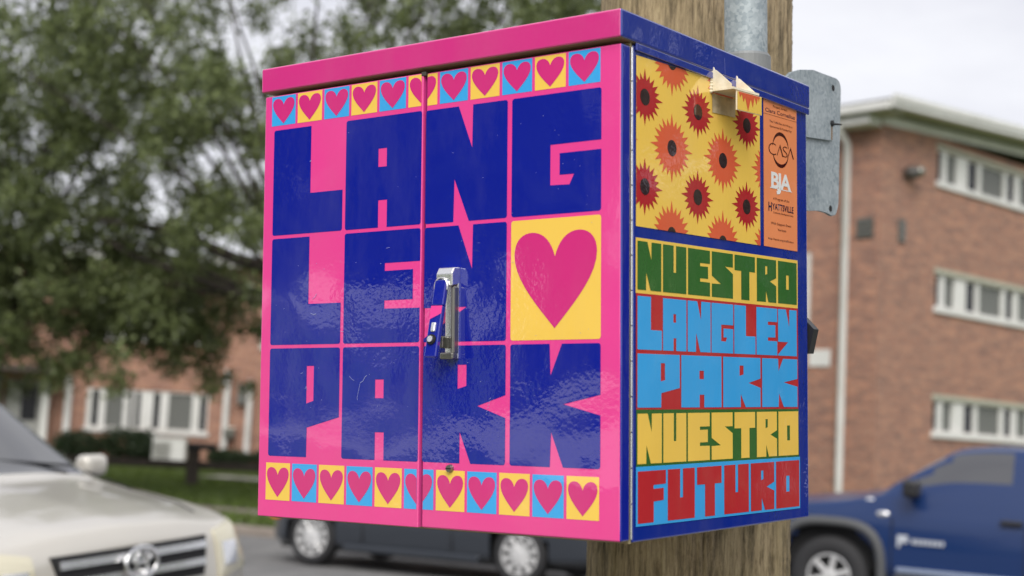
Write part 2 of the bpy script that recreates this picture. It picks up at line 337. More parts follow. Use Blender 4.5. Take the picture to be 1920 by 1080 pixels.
def window(mw, x0, x1, z0, z1, parent, layout, sill=True, depth=.12, head=False):
    """layout: list of (fraction_start, fraction_end, kind) kind 'p' dark pane, 'b' blind pane; frame fills the rest"""
    fr = bmesh.new(); t = .042
    def fb(a, b, c, d, y0=-.012, y1=.10): add_box(fr, (a, depth - .06 + y0, c), (b, depth - .06 + y1, d))
    fb(x0, x1, z0, z0 + t); fb(x0, x1, z1 - t * 1.25, z1)
    prev = x0; W_ = x1 - x0
    cuts = sorted(layout)
    for i, (a, b, k) in enumerate(cuts):
        xa, xb = x0 + a * W_, x0 + b * W_
        if xa > prev: fb(prev, xa, z0 + t, z1 - t * 1.25)
        prev = xb
    if x1 > prev: fb(prev, x1, z0 + t, z1 - t * 1.25)
    bmesh.ops.transform(fr, matrix=mw, verts=fr.verts)
    win = bmobj('window', fr, M['trim'], parent)
    for a, b, k in cuts:
        xa, xb = x0 + a * W_, x0 + b * W_; yp = depth - .015
        bm = bmesh.new(); add_box(bm, (xa - .002, yp, z0 + t - .002), (xb + .002, yp + .02, z1 - t * 1.25 + .002), mw=mw)
        bmobj('pane', bm, M['pane'] if k == 'p' else M['blind'], win)
    if sill:
        bm = bmesh.new(); add_box(bm, (x0 - .06, -.06, z0 - .13), (x1 + .06, .1, z0 - .004), .01, mw=mw); bmobj('sill', bm, M['trim'], win)
    if head:
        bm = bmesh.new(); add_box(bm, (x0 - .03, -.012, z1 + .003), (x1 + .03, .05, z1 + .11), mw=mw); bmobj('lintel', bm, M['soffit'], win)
    return win
# right-hand apartment block: corner at CR, side facade along DR (away right), front along ER (away left)
DR = Vector((.7277, .6859, 0)); ER = Vector((-.6859, .7277, 0)); CR = Vector((7.99, 32.1, 0))
blk = empty('brick_apartment_building', 'three storey brick apartment block with white eaves behind the navy pickup', 'building', Matrix.Translation(CR))
inv = blk.matrix_world.inverted()
def lm(mw): return inv @ mw
ms = lm(frame_m(CR, DR)); mf = lm(frame_m(CR + ER * 24, -ER)); mb = lm(frame_m(CR + DR * 15, ER)); me_ = lm(frame_m(CR + ER * 24 + DR * 15, -DR))
ops = []
LAY = [(.012, .068, 'p'), (.108, .205, 'b'), (.312, .412, 'p'), (.447, .68, 'b'), (.715, .80, 'p'), (.85, .975, 'b')]
for za, zb in ((8.08, 8.86), (5.16, 5.95), (2.30, 3.05)):
    for xa in (2.34, 9.2): ops.append((xa, xa + 4.7, za, zb))
ZT = 9.12
wall('wall', ms, 15, .2, ZT, ops, M['brick'], blk)
fops = []
for x0 in (3.5, 10, 16.5):
    for z0 in (2.0, 4.86, 7.72): fops.append((x0, x0 + 2.2, z0, z0 + 1.15))
wall('wall', mf, 24, .2, ZT, fops, M['brick'], blk); wall('wall', mb, 24, .2, ZT, [], M['brick'], blk); wall('wall', me_, 15, .2, ZT, [], M['brick'], blk)
for a in ops: window(ms, *a, blk, LAY, head=True)
for a in fops: window(mf, *a, blk, [(.04, .2, 'p'), (.25, .45, 'b'), (.55, .75, 'b'), (.8, .96, 'p')])
def lbox(name, mw, lo, hi, m, parent, bev=0.):
    bm = bmesh.new(); add_box(bm, lo, hi, bev, mw=mw); return bmobj(name, bm, m, parent)
# low pitched roof with overhanging rake, ridge parallel to the front
def roofgeo():
    ov, rake, pit = .55, .62, .058; V = []; Fc = []
    def pt(along, across, z): return tuple(inv @ (CR + ER * along + DR * across + Vector((0, 0, z))))
    h = 7.5 * pit
    prof = [(-ov, ZT + .1), (7.5, ZT + .1 + (7.5 + ov) * pit), (15 + ov, ZT + .1)]
    bm = bmesh.new(); rings = []
    for al in (-rake, 24 + rake):
        rings.append([bm.verts.new(pt(al, a, z + dz)) for a, z in prof for dz in (0, .14)])
    A, B = rings
    for i in (0, 2): bm.faces.new((A[i], A[i + 2], B[i + 2], B[i])); bm.faces.new((A[i + 1], B[i + 1], B[i + 3], A[i + 3])); bm.faces.new((A[i], A[i + 1], A[i + 3], A[i + 2])); bm.faces.new((B[i], B[i + 2], B[i + 3], B[i + 1]))
    bm.faces.new((A[0], B[0], B[1], A[1])); bm.faces.new((A[4], A[5], B[5], B[4]))
    return bm, pt, pit, ov, rake
rb, pt, pit, ov, rake = roofgeo()
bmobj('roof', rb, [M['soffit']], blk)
def rakeboard(al0, al1, dz0, dz1, m, name, a0=-.62, a1=7.5):
    bm = bmesh.new(); vs = []
    for a in (a0, a1):
        zb = ZT + .1 + (a + ov) * pit
        vs.append([bm.verts.new(pt(al, a, zb + dz)) for al, dz in ((al0, dz0), (al1, dz0), (al1, dz1), (al0, dz1))])
    p, q = vs
    bm.faces.new(p); bm.faces.new(q)
    for i in range(4): bm.faces.new((p[i], p[(i + 1) % 4], q[(i + 1) % 4], q[i]))
    bmobj(name, bm, m, blk)
rakeboard(-rake - .06, -rake - .003, -.03, .2, M['trim'], 'fascia'); rakeboard(-rake - .11, -rake - .062, .1, .24, M['trim'], 'fascia')
rakeboard(-.05, -.003, -.27, -.06, M['trim'], 'frieze_board', 0)
rakeboard(-rake - .1, 24 + rake, .142, .17, M['roof'], 'roof_covering', -.6, 7.5)
lbox('gutter', mf, (-.6, -.70, ZT + .02), (24.6, -.56, ZT + .2), M['trim'], blk, .02)
lbox('eave_return', mf, (22.6, -.52, ZT - .2), (24.0, -.01, ZT - .02), M['trim'], blk, .01)
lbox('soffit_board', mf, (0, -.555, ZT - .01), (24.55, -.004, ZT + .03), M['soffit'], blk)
# downspout on the front near the corner
dsx = 24 - .82
p_ = [mf @ Vector(v) for v in ((dsx, -.62, ZT + .05), (dsx, -.6, ZT - .12), (dsx, -.09, ZT - .5), (dsx, -.09, .3))]
tube('downspout', p_, .085, M['trim'], blk, 10)
# floodlight, vents, plate on the wall
bm = bmesh.new(); q = ms @ Vector((1.04, -.16, 8.05)); r_ = bmesh.ops.create_uvsphere(bm, u_segments=14, v_segments=8, radius=.2, matrix=Matrix.Translation(q) @ Matrix.Diagonal((1, .75, .8, 1))); wl = bmobj('wall_lamp', bm, mat('lamp_housing', (.08, .075, .07), .5), blk, True)
lbox('lamp_bracket', ms, (.96, -.12, 7.95), (1.1, 0, 8.12), M['black'], wl, .01)
bm = bmesh.new(); q = ms @ Vector((1.16, -.27, 8.08)); bmesh.ops.create_uvsphere(bm, u_segments=12, v_segments=8, radius=.13, matrix=Matrix.Translation(q)); bmobj('lamp_lens', bm, M['steel'], wl, True)
vent = mat('vent_metal', (.1, .1, .09), .6)
for x0, x1, z0, z1, mw in ((.74, 1.02, 6.45, 6.98, ms), (24 - .58, 24 - .14, 6.45, 6.92, mf)):
    v_ = lbox('vent', mw, (x0, -.03, z0), (x1, -.002, z1), vent, blk, .01)
    for k in range(5): lbox('louvre', mw, (x0 + .03, -.05, z0 + .04 + k * .085), (x1 - .03, -.028, z0 + .09 + k * .085), M['steel'], v_)
lbox('wall_plate', mf, (24 - 1.75, -.03, 3.62), (24 - 1.18, -.002, 4.0), M['trim'], blk, .008)
lbox('wall_pipe', mf, (24 - 1.88, -.08, 4.4), (24 - 1.76, -.002, 6.2), M['trim'], blk, .01)

# left apartment block behind the trees
DL = Vector((.985, .174, 0)).normalized(); CL = Vector((-19, 43.3, .0))
blk2 = empty('brick_apartment_building', 'long brick apartment block with white porch and wide windows behind the leafy trees', 'building', Matrix.Translation(CL)); inv = blk2.matrix_world.inverted()
m2 = lm(frame_m(CL, DL)); LEN = 26
def xl(px_x): return (px_x + 19) / .985
W1 = (xl(-12.55), xl(-9.02), 1.45, 2.62)
o2 = [W1, (xl(-14.9), xl(-13.75), .62, 2.75)]
for k in range(5):
    for z0 in (4.2,): o2.append((1.2 + k * 5.2, 1.2 + k * 5.2 + 3.3, z0, z0 + 1.2))
o2.append((15.6, 19.0, 1.45, 2.62)); o2.append((21, 24.2, 1.45, 2.62))
wall('wall', m2, LEN, .3, 6.5, o2, M['brick2'], blk2)
LW = [(.045, .10, 'p'), (.155, .30, 'b'), (.345, .375, 'p'), (.40, .44, 'p'), (.545, .60, 'p'), (.67, .865, 'b'), (.93, .985, 'p')]
for a in o2:
    if a[1] - a[0] > 2: window(m2, *a, blk2, LW, depth=.1)
lbox('roof', m2, (-.6, -.6, 6.5), (LEN + .6, 11, 6.74), M['roof'], blk2); lbox('fascia', m2, (-.62, -.66, 6.48), (LEN + .62, -.603, 6.72), M['trim'], blk2)
mb2 = lm(frame_m(CL + Vector((0, 0, 0)), DL))
lbox('side_wall', m2, (0, .31, .3), (.3, 10, 6.49), M['brick2'], blk2); lbox('side_wall', m2, (LEN - .3, .31, .3), (LEN, 10, 6.49), M['brick2'], blk2); lbox('back_wall', m2, (.302, 9.7, .3), (LEN - .302, 10, 6.48), M['brick2'], blk2)
# porch
x = xl(-14.9)
door = lbox('door', m2, (x + .05, .12, .62), (x + 1.1, .17, 2.72), mat('grey_door', (.42, .42, .41), .6), blk2); lbox('pane', m2, (x + .5, .1, 1.55), (x + .95, .119, 2.55), M['pane'], door)
lbox('porch_panel', m2, (x - 2.6, -.06, .6), (x - .05, -.003, 2.9), M['blind'], blk2, .01)
for xx in (xl(-13.66), xl(-13.06)): lbox('porch_post', m2, (xx - .1, -.5 if xx < xl(-13.4) else -.16, .4), (xx + .1, -.3 if xx < xl(-13.4) else -.01, 2.95), M['trim'], blk2, .015)
lbox('porch_roof', m2, (x - 3.2, -1.4, 2.95), (xl(-13.2), -.003, 3.15), M['darkwood'], blk2, .02)
for xx, z0, z1 in ((xl(-8.5), .95, 3.4), (xl(-7.82), .6, 3.1)):
    tube('downspout', [m2 @ Vector((xx, -.12, z0)), m2 @ Vector((xx, -.12, z1))], .1, M['trim'], blk2, 10)
lbox('meter_box', m2, (xl(-8.5) - .02, -.26, 1.3), (xl(-8.5) + .32, -.01, 1.65), M['steel'], blk2, .03)
lbox('window_vent', m2, (xl(-8.2), -.22, 2.35), (xl(-7.95), -.003, 3.0), M['blind'], blk2, .02)

# ------------------------------------------------------------------ trees and shrubs
def leaves_mesh(name, C, size, m, parent=None, flat=0.):
    n = len(C); a = RNG.normal(size=(n, 3)); a /= np.linalg.norm(a, axis=1)[:, None]; b = RNG.normal(size=(n, 3)); b -= a * (a * b).sum(1)[:, None]; b /= np.linalg.norm(b, axis=1)[:, None]
    s = size * RNG.uniform(.6, 1.25, n)[:, None]; nn = np.cross(a, b)
    V = np.stack([C - a * s * .5, C + b * s * .27 + nn * s * .06, C + a * s * .5, C - b * s * .27 + nn * s * .06], 1).reshape(-1, 3)
    me = bpy.data.meshes.new(name); me.vertices.add(4 * n); me.vertices.foreach_set('co', V.astype(np.float32).ravel()); me.loops.add(4 * n); me.loops.foreach_set('vertex_index', np.arange(4 * n, dtype=np.int32))
    me.polygons.add(n); me.polygons.foreach_set('loop_start', np.arange(0, 4 * n, 4, dtype=np.int32)); me.update()
    at = me.attributes.new('tint', 'FLOAT', 'FACE')
    t = np.clip(RNG.beta(1.6, 2.2, n), 0, 1); at.data.foreach_set('value', t.astype(np.float32)); me.materials.append(m)
    return link(bpy.data.objects.new(name, me), parent)
def tree(name, base, h, clumps, label, leaf_size, per, trunk_r=.3, group='leafy street trees', fork=.35, extra=()):
    """clumps: (x,y,z,r) in the tree's own frame; limbs run from the fork to each clump"""
    t = empty(name, label, 'tree', Matrix.Translation(base), group)
    V, Fc = [], []
    def add(pts, rad, seg=8):
        v, f = tube_data(pts, rad, seg); b = len(V); V.extend(v); Fc.extend([tuple(i + b for i in q) for q in f])
    fz = h * fork; top = Vector((RNG.normal(0, .2), RNG.normal(0, .2), fz))
    add([(0, 0, -.3), (0, 0, .15), (top.x * .4, top.y * .4, fz * .5), top], [trunk_r * 1.35, trunk_r, trunk_r * .85, trunk_r * .75], 14)
    for i, (cx_, cy_, cz_, r_) in enumerate(clumps):
        if i > 9 and i % 5: continue
        c = Vector((cx_, cy_, cz_)); mid = top.lerp(c, .5) + Vector((RNG.normal(0, .25), RNG.normal(0, .25), RNG.uniform(-.2, .5)))
        rr = trunk_r * .22 * RNG.uniform(.7, 1.2); add([top, mid, c], [rr, rr * .6, rr * .16], 6)
        for k in range(3):
            e = c + Vector(RNG.normal(0, r_ * .55, 3)); add([c.lerp(mid, .2), e], [rr * .2, rr * .05], 4)
    for pts, rad in extra: add(pts, rad, 8)
    pyobj('trunk', V, Fc, M['bark'], t, smooth=True)
    C = []
    for cx_, cy_, cz_, r_ in clumps:
        n = int(per * r_ ** 2.2)
        k = max(3, int(r_ * 5)); sub = RNG.normal(0, .56, (k, 3)) * r_          # twigs inside a clump
        idx = RNG.integers(0, k, n); C.append(np.array([cx_, cy_, cz_]) + sub[idx] + RNG.normal(0, .17, (n, 3)) * r_)
    leaves_mesh('crown', np.concatenate(C), leaf_size, M['leaf'], t)
    return t
def crown(n, rx, ry, z0, z1, rmin=.6, rmax=1.2, gap=None, cx=0, cy=0):
    out_ = []
    while len(out_) < n:
        p = RNG.uniform(-1, 1, 3); rr = np.linalg.norm(p)
        if rr > 1 or rr < .3: continue
        z = (z0 + z1) / 2 + p[2] * (z1 - z0) / 2
        q = (cx + p[0] * rx, cy + p[1] * ry, z, RNG.uniform(rmin, rmax))
        if gap and gap(q): continue
        out_.append(q)
    return out_
T1 = Vector((-3.2, 25.6, .13))
def gap1(q):
    # open window in the foliage left of the trunk where the sky shows
    px_ = 960 + 2773 * (q[0] + T1.x) / (q[1] + T1.y); py_ = 835 - 2773 * (q[2] + T1.z - EYE) / (q[1] + T1.y)
    return (380 < px_ < 500 and 40 < py_ < 350 and RNG.random() < .45) or (330 < px_ < 500 and py_ > 500 and py_ < 560) or (px_ > 480 and RNG.random() < .12) or (250 < px_ < 450 and 660 < py_)
br = [((0, 0, 4.0), (-1.6, -.3, 4.35), (-2.6, -.4, 4.75), (-4.2, -.5, 4.9)), ]
tree('street_tree', T1, 9.5, crown(128, 6.9, 4.6, 2.3, 11.5, .55, 1.1, gap1) + [(RNG.uniform(.2, 4.2), RNG.uniform(-2.5, 1.5), z_, RNG.uniform(.5, .9)) for z_ in RNG.uniform(7.6, 10.4, 30)] + [(RNG.uniform(-5.8, -.5), RNG.uniform(-2.5, .5), z_, RNG.uniform(.6, 1.0)) for z_ in RNG.uniform(4.6, 7.6, 26)], 'tall leafy tree rising behind the painted cabinet with sky through its crown', .12, 640, .3,
     extra=[([Vector(p) for p in br[0]], [.14, .11, .08, .03])])
T2 = Vector((-10.3, 27.5, .14))
def gap2(q):
    py_ = 815 - 2773 * (q[2] + T2.z - EYE) / (q[1] + T2.y); px_ = 960 + 2773 * (q[0] + T2.x) / (q[1] + T2.y)
    return py_ > 660 and px_ > 60
tree('street_tree', T2, 9.5, crown(135, 6.0, 4.2, 1.9, 12, .55, 1.15, gap2) + [(RNG.uniform(.2, 5.0), RNG.uniform(-2.4, .6), z_, RNG.uniform(.6, .95)) for z_ in RNG.uniform(2.75, 4.4, 34)] + [(RNG.uniform(.6, 5.6), RNG.uniform(-2.4, .3), z_, RNG.uniform(.5, .8)) for z_ in RNG.uniform(2.5, 3.5, 30)] + [(RNG.uniform(-1, 4.5), RNG.uniform(-2.8, .5), z_, RNG.uniform(.6, 1.0)) for z_ in RNG.uniform(4.2, 7.8, 36)], 'dense dark green tree at the left edge above the beige car', .12, 640, .32)
# unseen trees added behind and to the right, for the glossy cabinet to mirror
for x_, y_, lab, z0_, z1_, rr_ in ((-22.9, -5.9, 'unseen tree added behind the camera for the door reflections, farthest back', 2.3, 10, 2.0), (-23.8, -4.6, 'unseen tree added behind the camera for the door reflections, middle of three', 2.3, 11, 2.3), (-25, -2.2, 'unseen tree added behind the camera for the door reflections, nearest the road', 2.3, 11, 3.0),
                                   (20.5, 10.2, 'unseen tree added to the right to darken the cabinet side reflection, middle of three', .4, 10, 3.4), (18.4, 11.8, 'unseen tree added to the right to darken the cabinet side reflection, nearest the pickup', .4, 10, 3.0), (24.6, 9.0, 'unseen tree added to the right to darken the cabinet side reflection, farthest off', .4, 9, 3.4)):
    tree('street_tree', Vector((x_, y_, .1)), 8, crown(60, rr_, rr_, z0_, z1_, .8, 1.3) + [(RNG.uniform(-rr_, rr_), RNG.uniform(-rr_, rr_), RNG.uniform(2.8, 3.5), .75) for _ in range(16)], lab, .3, 210, .24)
strip('mirrored_pavement', -28.8, -23, .13, .12, M['pale'])  # unseen pale strip, added as a bright band for the doors to mirror
def shrub(c, rx, ry, h, n, label):
    t = empty('shrub', label, 'shrub', Matrix.Translation(c), 'clipped shrubs below the wide window')
    V, Fc = [], []
    for k in range(6):
        v, f = tube_data([(RNG.normal(0, .1), RNG.normal(0, .1), -.05), (RNG.normal(0, rx * .5), RNG.normal(0, ry * .5), h * .8)], [.03, .008], 5); b = len(V); V.extend(v); Fc.extend([tuple(i + b for i in q) for q in f])
    pyobj('stem', V, Fc, M['bark'], t)
    p = RNG.normal(size=(n, 3)); p /= np.linalg.norm(p, axis=1)[:, None]; p *= RNG.uniform(.55, 1, n)[:, None] * (1 + .18 * np.sin(p[:, :1] * 7) * np.cos(p[:, 1:2] * 6)); p[:, 2] = np.abs(p[:, 2]) if False else p[:, 2]
    C = p * np.array([rx, ry, h / 2]) + np.array([0, 0, h / 2]); leaves_mesh('foliage', C, .1, M['hedge'], t)
def LB(xw, off, z): p = CL + DL * xl(xw) - Vector((-DL.y, DL.x, 0)) * off; p.z = z; return p
for xw, rx, h, lb in ((-12.6, .8, .85, 'low round shrub under the left end of the wide window'), (-11.3, .8, 1.0, 'dark clipped shrub under the middle of the wide window'), (-10.75, .5, .95, 'dark shrub beside the pale cooling unit'), (-8.3, .7, .5, 'low green shrub by the white downspout'), (-7.0, .8, .55, 'low green shrub nearest the pink cabinet door edge')):
    shrub(LB(xw, 1.2, .5), rx, .5, h, 3500, lb)
hg = empty('hedge', 'unseen leafy hedge added behind the camera to shape the door reflections', 'hedge', Matrix.Translation((-24.5, -9.5, .1)))  # added out of view, a dark mass mirrored by the doors
C = np.stack([RNG.uniform(-1.2, 1.2, 9000), RNG.uniform(-3.2, 3.2, 9000), RNG.uniform(.05, 2.6, 9000)], 1); leaves_mesh('foliage', C, .2, M['hedge'], hg)
tube('stem', [(0, -3, 0), (0, 3, 0)], .04, M['bark'], hg, 6)
hg2 = empty('hedge', 'unseen leafy hedge added out to the right to darken the cabinet side reflection', 'hedge', Matrix.Translation((20.6, 10.9, 0)))  # added out of view, blocks sky from the cabinet side's gloss
C = np.stack([RNG.uniform(-2.5, 4, 11000), RNG.uniform(-1.6, 2.6, 11000), RNG.uniform(.02, 2.9, 11000)], 1); leaves_mesh('foliage', C, .2, M['hedge'], hg2)
tube('stem', [(-2.4, 0, -.1), (3.8, .5, .2)], .04, M['bark'], hg2, 6)
# cooling unit on the lawn
ac = empty('cooling_unit', 'pale grey outdoor cooling unit standing against the brick wall', 'air conditioner', Matrix.Translation(LB(-9.98, 1.5, .5)))
box('casing', (-.48, -.2, 0), (.48, .2, .72), M['trim'], ac, .02)
for k in range(7): box('grille_slat', (-.42, -.23, .1 + k * .08), (.06, -.2, .13 + k * .08), M['steel'], ac)
box('top_cover', (-.5, -.22, .722), (.5, .22, .76), M['trim'], ac, .01)
# low timber fence on the lawn
def G(px_, py_, z):      # ground point for a post
    return None
fp = Vector((-6.9, 33.2, .22))
fen = empty('timber_fence', 'low dark timber rail fence crossing the lawn in front of the brick block', 'fence', frame_m(fp, DL))
for k, xx in enumerate((-4.6, -2.3, 0, 2.4, 4.8)):
    wdt = .14 if k == 2 else .06; hp = .85 if k == 2 else .62
    box('post', (xx - wdt, -wdt, -.2), (xx + wdt, wdt, hp), M['darkwood'], fen, .01)
for a, b in ((-4.54, -2.36), (-2.24, -.142), (.142, 2.34), (2.46, 4.74)):
    box('rail', (a, -.04, .42), (b, .04, .60), M['darkwood'], fen, .008)
box('cap_block', (-.16, -.2, .853), (.5, .2, 1.0), M['black'], fen, .02)
fpath = pyobj('path', [SP(-6, 13.7, .4), SP(16.2, 13.7, .4), SP(16.2, 14.7, .43), SP(-6, 14.7, .43)], [(0, 1, 2, 3)], M['concrete']); tag(fpath, kind='structure')

# ------------------------------------------------------------------ vehicles
def up(A, k):
    """upsample rows linearly by k"""
    n = len(A); out_ = []
    for i in range(n - 1):
        for j in range(k): f = j / k; out_.append(A[i] * (1 - f) + A[i + 1] * f)
    out_.append(A[-1]); return np.array(out_)
def shell(stations, kx=6, ky=5, smooth=3, bow=0., bp=2.3):
    """stations: (x,[(y,z)*n]) half sections from sill to centre; returns grid (nx, 2m-1, 3)"""
    A = np.array([[(x_, y_, z_) for y_, z_ in sec] for x_, sec in stations], dtype=float)
    A = up(A, kx); A = np.transpose(up(np.transpose(A, (1, 0, 2)), ky), (1, 0, 2))
    for _ in range(smooth):
        B = A.copy(); B[1:-1] = .25 * A[:-2] + .5 * A[1:-1] + .25 * A[2:]; A = B
        B = A.copy(); B[:, 1:-1] = .25 * A[:, :-2] + .5 * A[:, 1:-1] + .25 * A[:, 2:]; A = B
    mir = A[:, :-1][:, ::-1].copy(); mir[:, :, 1] *= -1
    Gd = np.concatenate([A, mir], 1)
    if bow:
        nose = stations[0][0]
        fade = np.clip(1 - (nose - Gd[:, :, 0]) / 1.3, 0, 1); Gd[:, :, 0] -= bow * (np.abs(Gd[:, :, 1]) / .9) ** bp * fade
    return Gd
def shell_parts(Gd, classify, mats, parent, wheels=(), arch=.4):
    """classify(i,j,centre)->part name or None; makes one mesh per part name"""
    nx, ny = Gd.shape[:2]; groups = {}
    for i in range(nx - 1):
        for j in range(ny - 1):
            c = Gd[i:i + 2, j:j + 2].reshape(-1, 3).mean(0)
            if any((c[0] - wx) ** 2 + (c[2] - wz) ** 2 < arch ** 2 and abs(c[1]) > .45 for wx, wz in wheels): continue
            k = classify(i, j, c)
            if k: groups.setdefault(k, []).append((i * ny + j, i * ny + j + 1, (i + 1) * ny + j + 1, (i + 1) * ny + j))
    P = Gd.reshape(-1, 3); outp = {}
    for k, fs in groups.items():
        fs = np.array(fs); u, iv = np.unique(fs, return_inverse=True); iv = iv.reshape(fs.shape)
        o = pyobj(k.split('/')[0], P[u], [tuple(map(int, f)) for f in iv], mats[k], parent, smooth=True); outp[k] = o
    return outp
def caps(Gd, m, parent):
    for i, nm in ((0, 'nose_panel'), (-1, 'tail_panel')):
        pyobj(nm, Gd[i], [tuple(range(len(Gd[i])))], m, parent)
def wheel(parent, x, y, z, r, rim, w_, side, spokes, spoke_w, hubr=.2, rim_m=None, dish=.02):
    """wheel part with tyre, rim sub-parts; side=+1 outer face towards +y"""
    rim_m = rim_m or M['alloy']
    V, Fc = lathe([(rim * .98, -w_ / 2), (r * .93, -w_ / 2), (r, -w_ * .36), (r, w_ * .36), (r * .93, w_ / 2), (rim * 1.03, w_ / 2), (rim * .98, w_ * .42), (rim * .9, w_ * .2)], 40, 'y')
    mw = Matrix.Translation((x, y, z)) @ Matrix.Rotation(0 if side > 0 else math.pi, 4, 'Z')
    ty = pyobj('wheel', [mw @ Vector(v) for v in V], Fc, M['tyre'], parent, smooth=True)
    bm = bmesh.new(); yo = w_ * .42
    for k in range(spokes):
        a = 2 * math.pi * k / spokes + .3
        add_box(bm, (rim * .12, yo - .035, -spoke_w / 2), (rim * .95, yo - dish, spoke_w / 2), .008, 1, mw @ Matrix.Rotation(a, 4, 'Y'))
    v0 = len(bm.verts)
    V, Fc = lathe([(rim * .99, yo - .06), (rim * .99, yo), (rim * .9, yo + .004), (rim * .9, yo - .06)], 40, 'y'); vs = [bm.verts.new(mw @ Vector(v)) for v in V]
    for f in Fc: bm.faces.new([vs[i] for i in f])
    V, Fc = lathe([(.001, yo + .004), (rim * hubr * .8, yo + .004), (rim * hubr, yo - .01), (rim * hubr, yo - .05)], 20, 'y'); vs = [bm.verts.new(mw @ Vector(v)) for v in V]
    for f in Fc:
        try: bm.faces.new([vs[i] for i in f])
        except ValueError: pass
    bmobj('rim', bm, rim_m, ty, False)
    V, Fc = lathe([(.01, yo - .07), (rim * .96, yo - .07)], 30, 'y'); pyobj('brake_disc', [mw @ Vector(v) for v in V], Fc, M['dark'], ty)
    return ty
def car_frame(o, f, roll=0.):
    f = Vector(f); f.z = 0; f.normalize(); l = Vector((-f.y, f.x, 0)); u = Vector((0, 0, 1))
    Rm = Matrix(((f.x, l.x, 0, o[0]), (f.y, l.y, 0, o[1]), (0, 0, 1, o[2]), (0, 0, 0, 1)))
    return Rm @ Matrix.Rotation(roll, 4, 'X')
def carpaint(name, c, metal=.35, rough=.28):
    m = mat(name, c, rough, metal); BS(m).inputs['Coat Weight'].default_value = .8; BS(m).inputs['Coat Roughness'].default_value = .05; return m
glass = mat('car_glass', (.012, .014, .016), .03, 0, IOR=1.9); BS(glass).inputs['Coat Weight'].default_value = 1
glass2 = mat('truck_side_glass', (.07, .072, .08), .06, 0, IOR=1.52); BS(glass2).inputs['Coat Weight'].default_value = .8
def handle_box(nm, lo, hi, m, par, bev=.01): return box(nm, lo, hi, m, par, bev)

# --- navy pickup: front wheel on the ground at its near side, nose to the left. Local x forward, y left, z up -> near side is +y
FT = ST.copy(); pw = Vector((3.49, 15.72, 0))
YL = .93
trk_o = pw - Vector((-FT.y, FT.x, 0)) * (.80)            # truck centre line under the front axle
trk = empty('pickup_truck', 'navy blue pickup truck parked at the far kerb right of the pole', 'pickup truck', car_frame(trk_o + Vector((0, 0, -.085)), FT) @ Matrix.Rotation(R(-.9), 4, 'Y'))
navy = carpaint('navy_car_paint', (.006, .026, .105), 0, .35); BS(navy).inputs['Specular IOR Level'].default_value = .2; BS(navy).inputs['Coat Weight'].default_value = .7; gtrim = mat('grey_plastic_trim', (.075, .078, .082), .6)
def sec(w_, zb, zs, zh, wi, zt, wt):   # sill, lower, crease, belt, inner base, roof edge, centre
    return [(w_ * .86, zb), (w_ * .985, zb + .06), (w_, zs - .25), (w_ * .992, zs), (wi, zh), (wt, zt - .05), (wt * .62, zt), (0, zt + .015)]
st = [(.98, sec(.62, .55, .8, .88, .58, .93, .45)), (.94, sec(.74, .45, .92, 1.06, .66, 1.12, .5)), (.80, sec(.86, .42, .98, 1.12, .78, 1.17, .62)), (.3, sec(.92, .42, 1.03, 1.16, .84, 1.22, .66)),
      (-.1, sec(.93, .42, 1.04, 1.20, .86, 1.28, .68)), (-.45, sec(.93, .42, 1.04, 1.27, .86, 1.34, .7)), (-.62, sec(.93, .42, 1.04, 1.30, .855, 1.46, .76)), (-1.2, sec(.93, .42, 1.04, 1.305, .85, 1.82, .68)),
      (-1.6, sec(.93, .42, 1.04, 1.305, .85, 1.87, .68)), (-2.7, sec(.93, .42, 1.04, 1.305, .85, 1.87, .68)), (-3.0, sec(.93, .42, 1.04, 1.305, .85, 1.80, .67)), (-3.1, sec(.93, .42, 1.04, 1.27, .85, 1.3, .7)), (-4.6, sec(.93, .45, 1.04, 1.27, .86, 1.29, .72)), (-4.68, sec(.9, .5, 1.02, 1.2, .84, 1.24, .7))]
Gt = shell(st, 6, 6, 2, .18)
def cls(i, j, c):
    n = Gt.shape[1]; jj = min(j, n - 2 - j); s = jj / 6.0
    if 4.25 < s < 5.0 and -2.92 < c[0] < -.68:
        x_, z_ = c[0], c[2]
        if z_ > 1.765 or (x_ > -1.3 and z_ > 1.40 + (-.76 - x_) * .68): return 'body'
        if abs(x_ + 1.9) < .05: return 'body'
        return 'side_window/' + ('a' if j < n / 2 else 'b') + ('f' if x_ > -1.9 else 'r')
    if s >= 5.0 and -1.13 < c[0] < -.6 and abs(c[1]) < .74: return 'windshield'
    if s >= 5.0 and -3.09 < c[0] < -2.98: return 'rear_window'
    return 'body'
mt = {'body': navy, 'windshield': glass, 'rear_window': glass, **{'side_window/' + a: glass2 for a in ('af', 'ar', 'bf', 'br')}}
shell_parts(Gt, cls, mt, trk, [(0, .46), (-3.45, .46)], .53); caps(Gt, navy, trk)
for xw in (0, -3.45):
    for sd_ in (1, -1):
        wheel(trk, xw, sd_ * .80, .41, .41, .235, .26, sd_, 6, .055, .3, M['alloy'] if True else None, .012)
        # squared fender flare
        bm = bmesh.new(); pr = []; K = 22
        for k in range(K + 1):
            a = math.pi * (-.06 + 1.12 * k / K); pr.append((math.cos(a), math.sin(a)))
        rows = []
        for c_, s_ in pr:
            q_ = (abs(c_) ** 3.2 + abs(s_) ** 3.2) ** (-1 / 3.2)
            rows.append([bm.verts.new((xw + c_ * q_ * r_, sd_ * y_, .43 + s_ * q_ * r_)) for r_, y_ in ((.5, .84), (.505, .955), (.54, .972), (.59, .95), (.595, .9))])
        for k in range(K):
            for q in range(4): bm.faces.new((rows[k][q], rows[k + 1][q], rows[k + 1][q + 1], rows[k][q + 1]))
        bmobj('fender_flare', bm, gtrim, trk, True)
box('underbody', (-4.5, -.7, .32), (.85, .7, .6), M['dark'], trk)
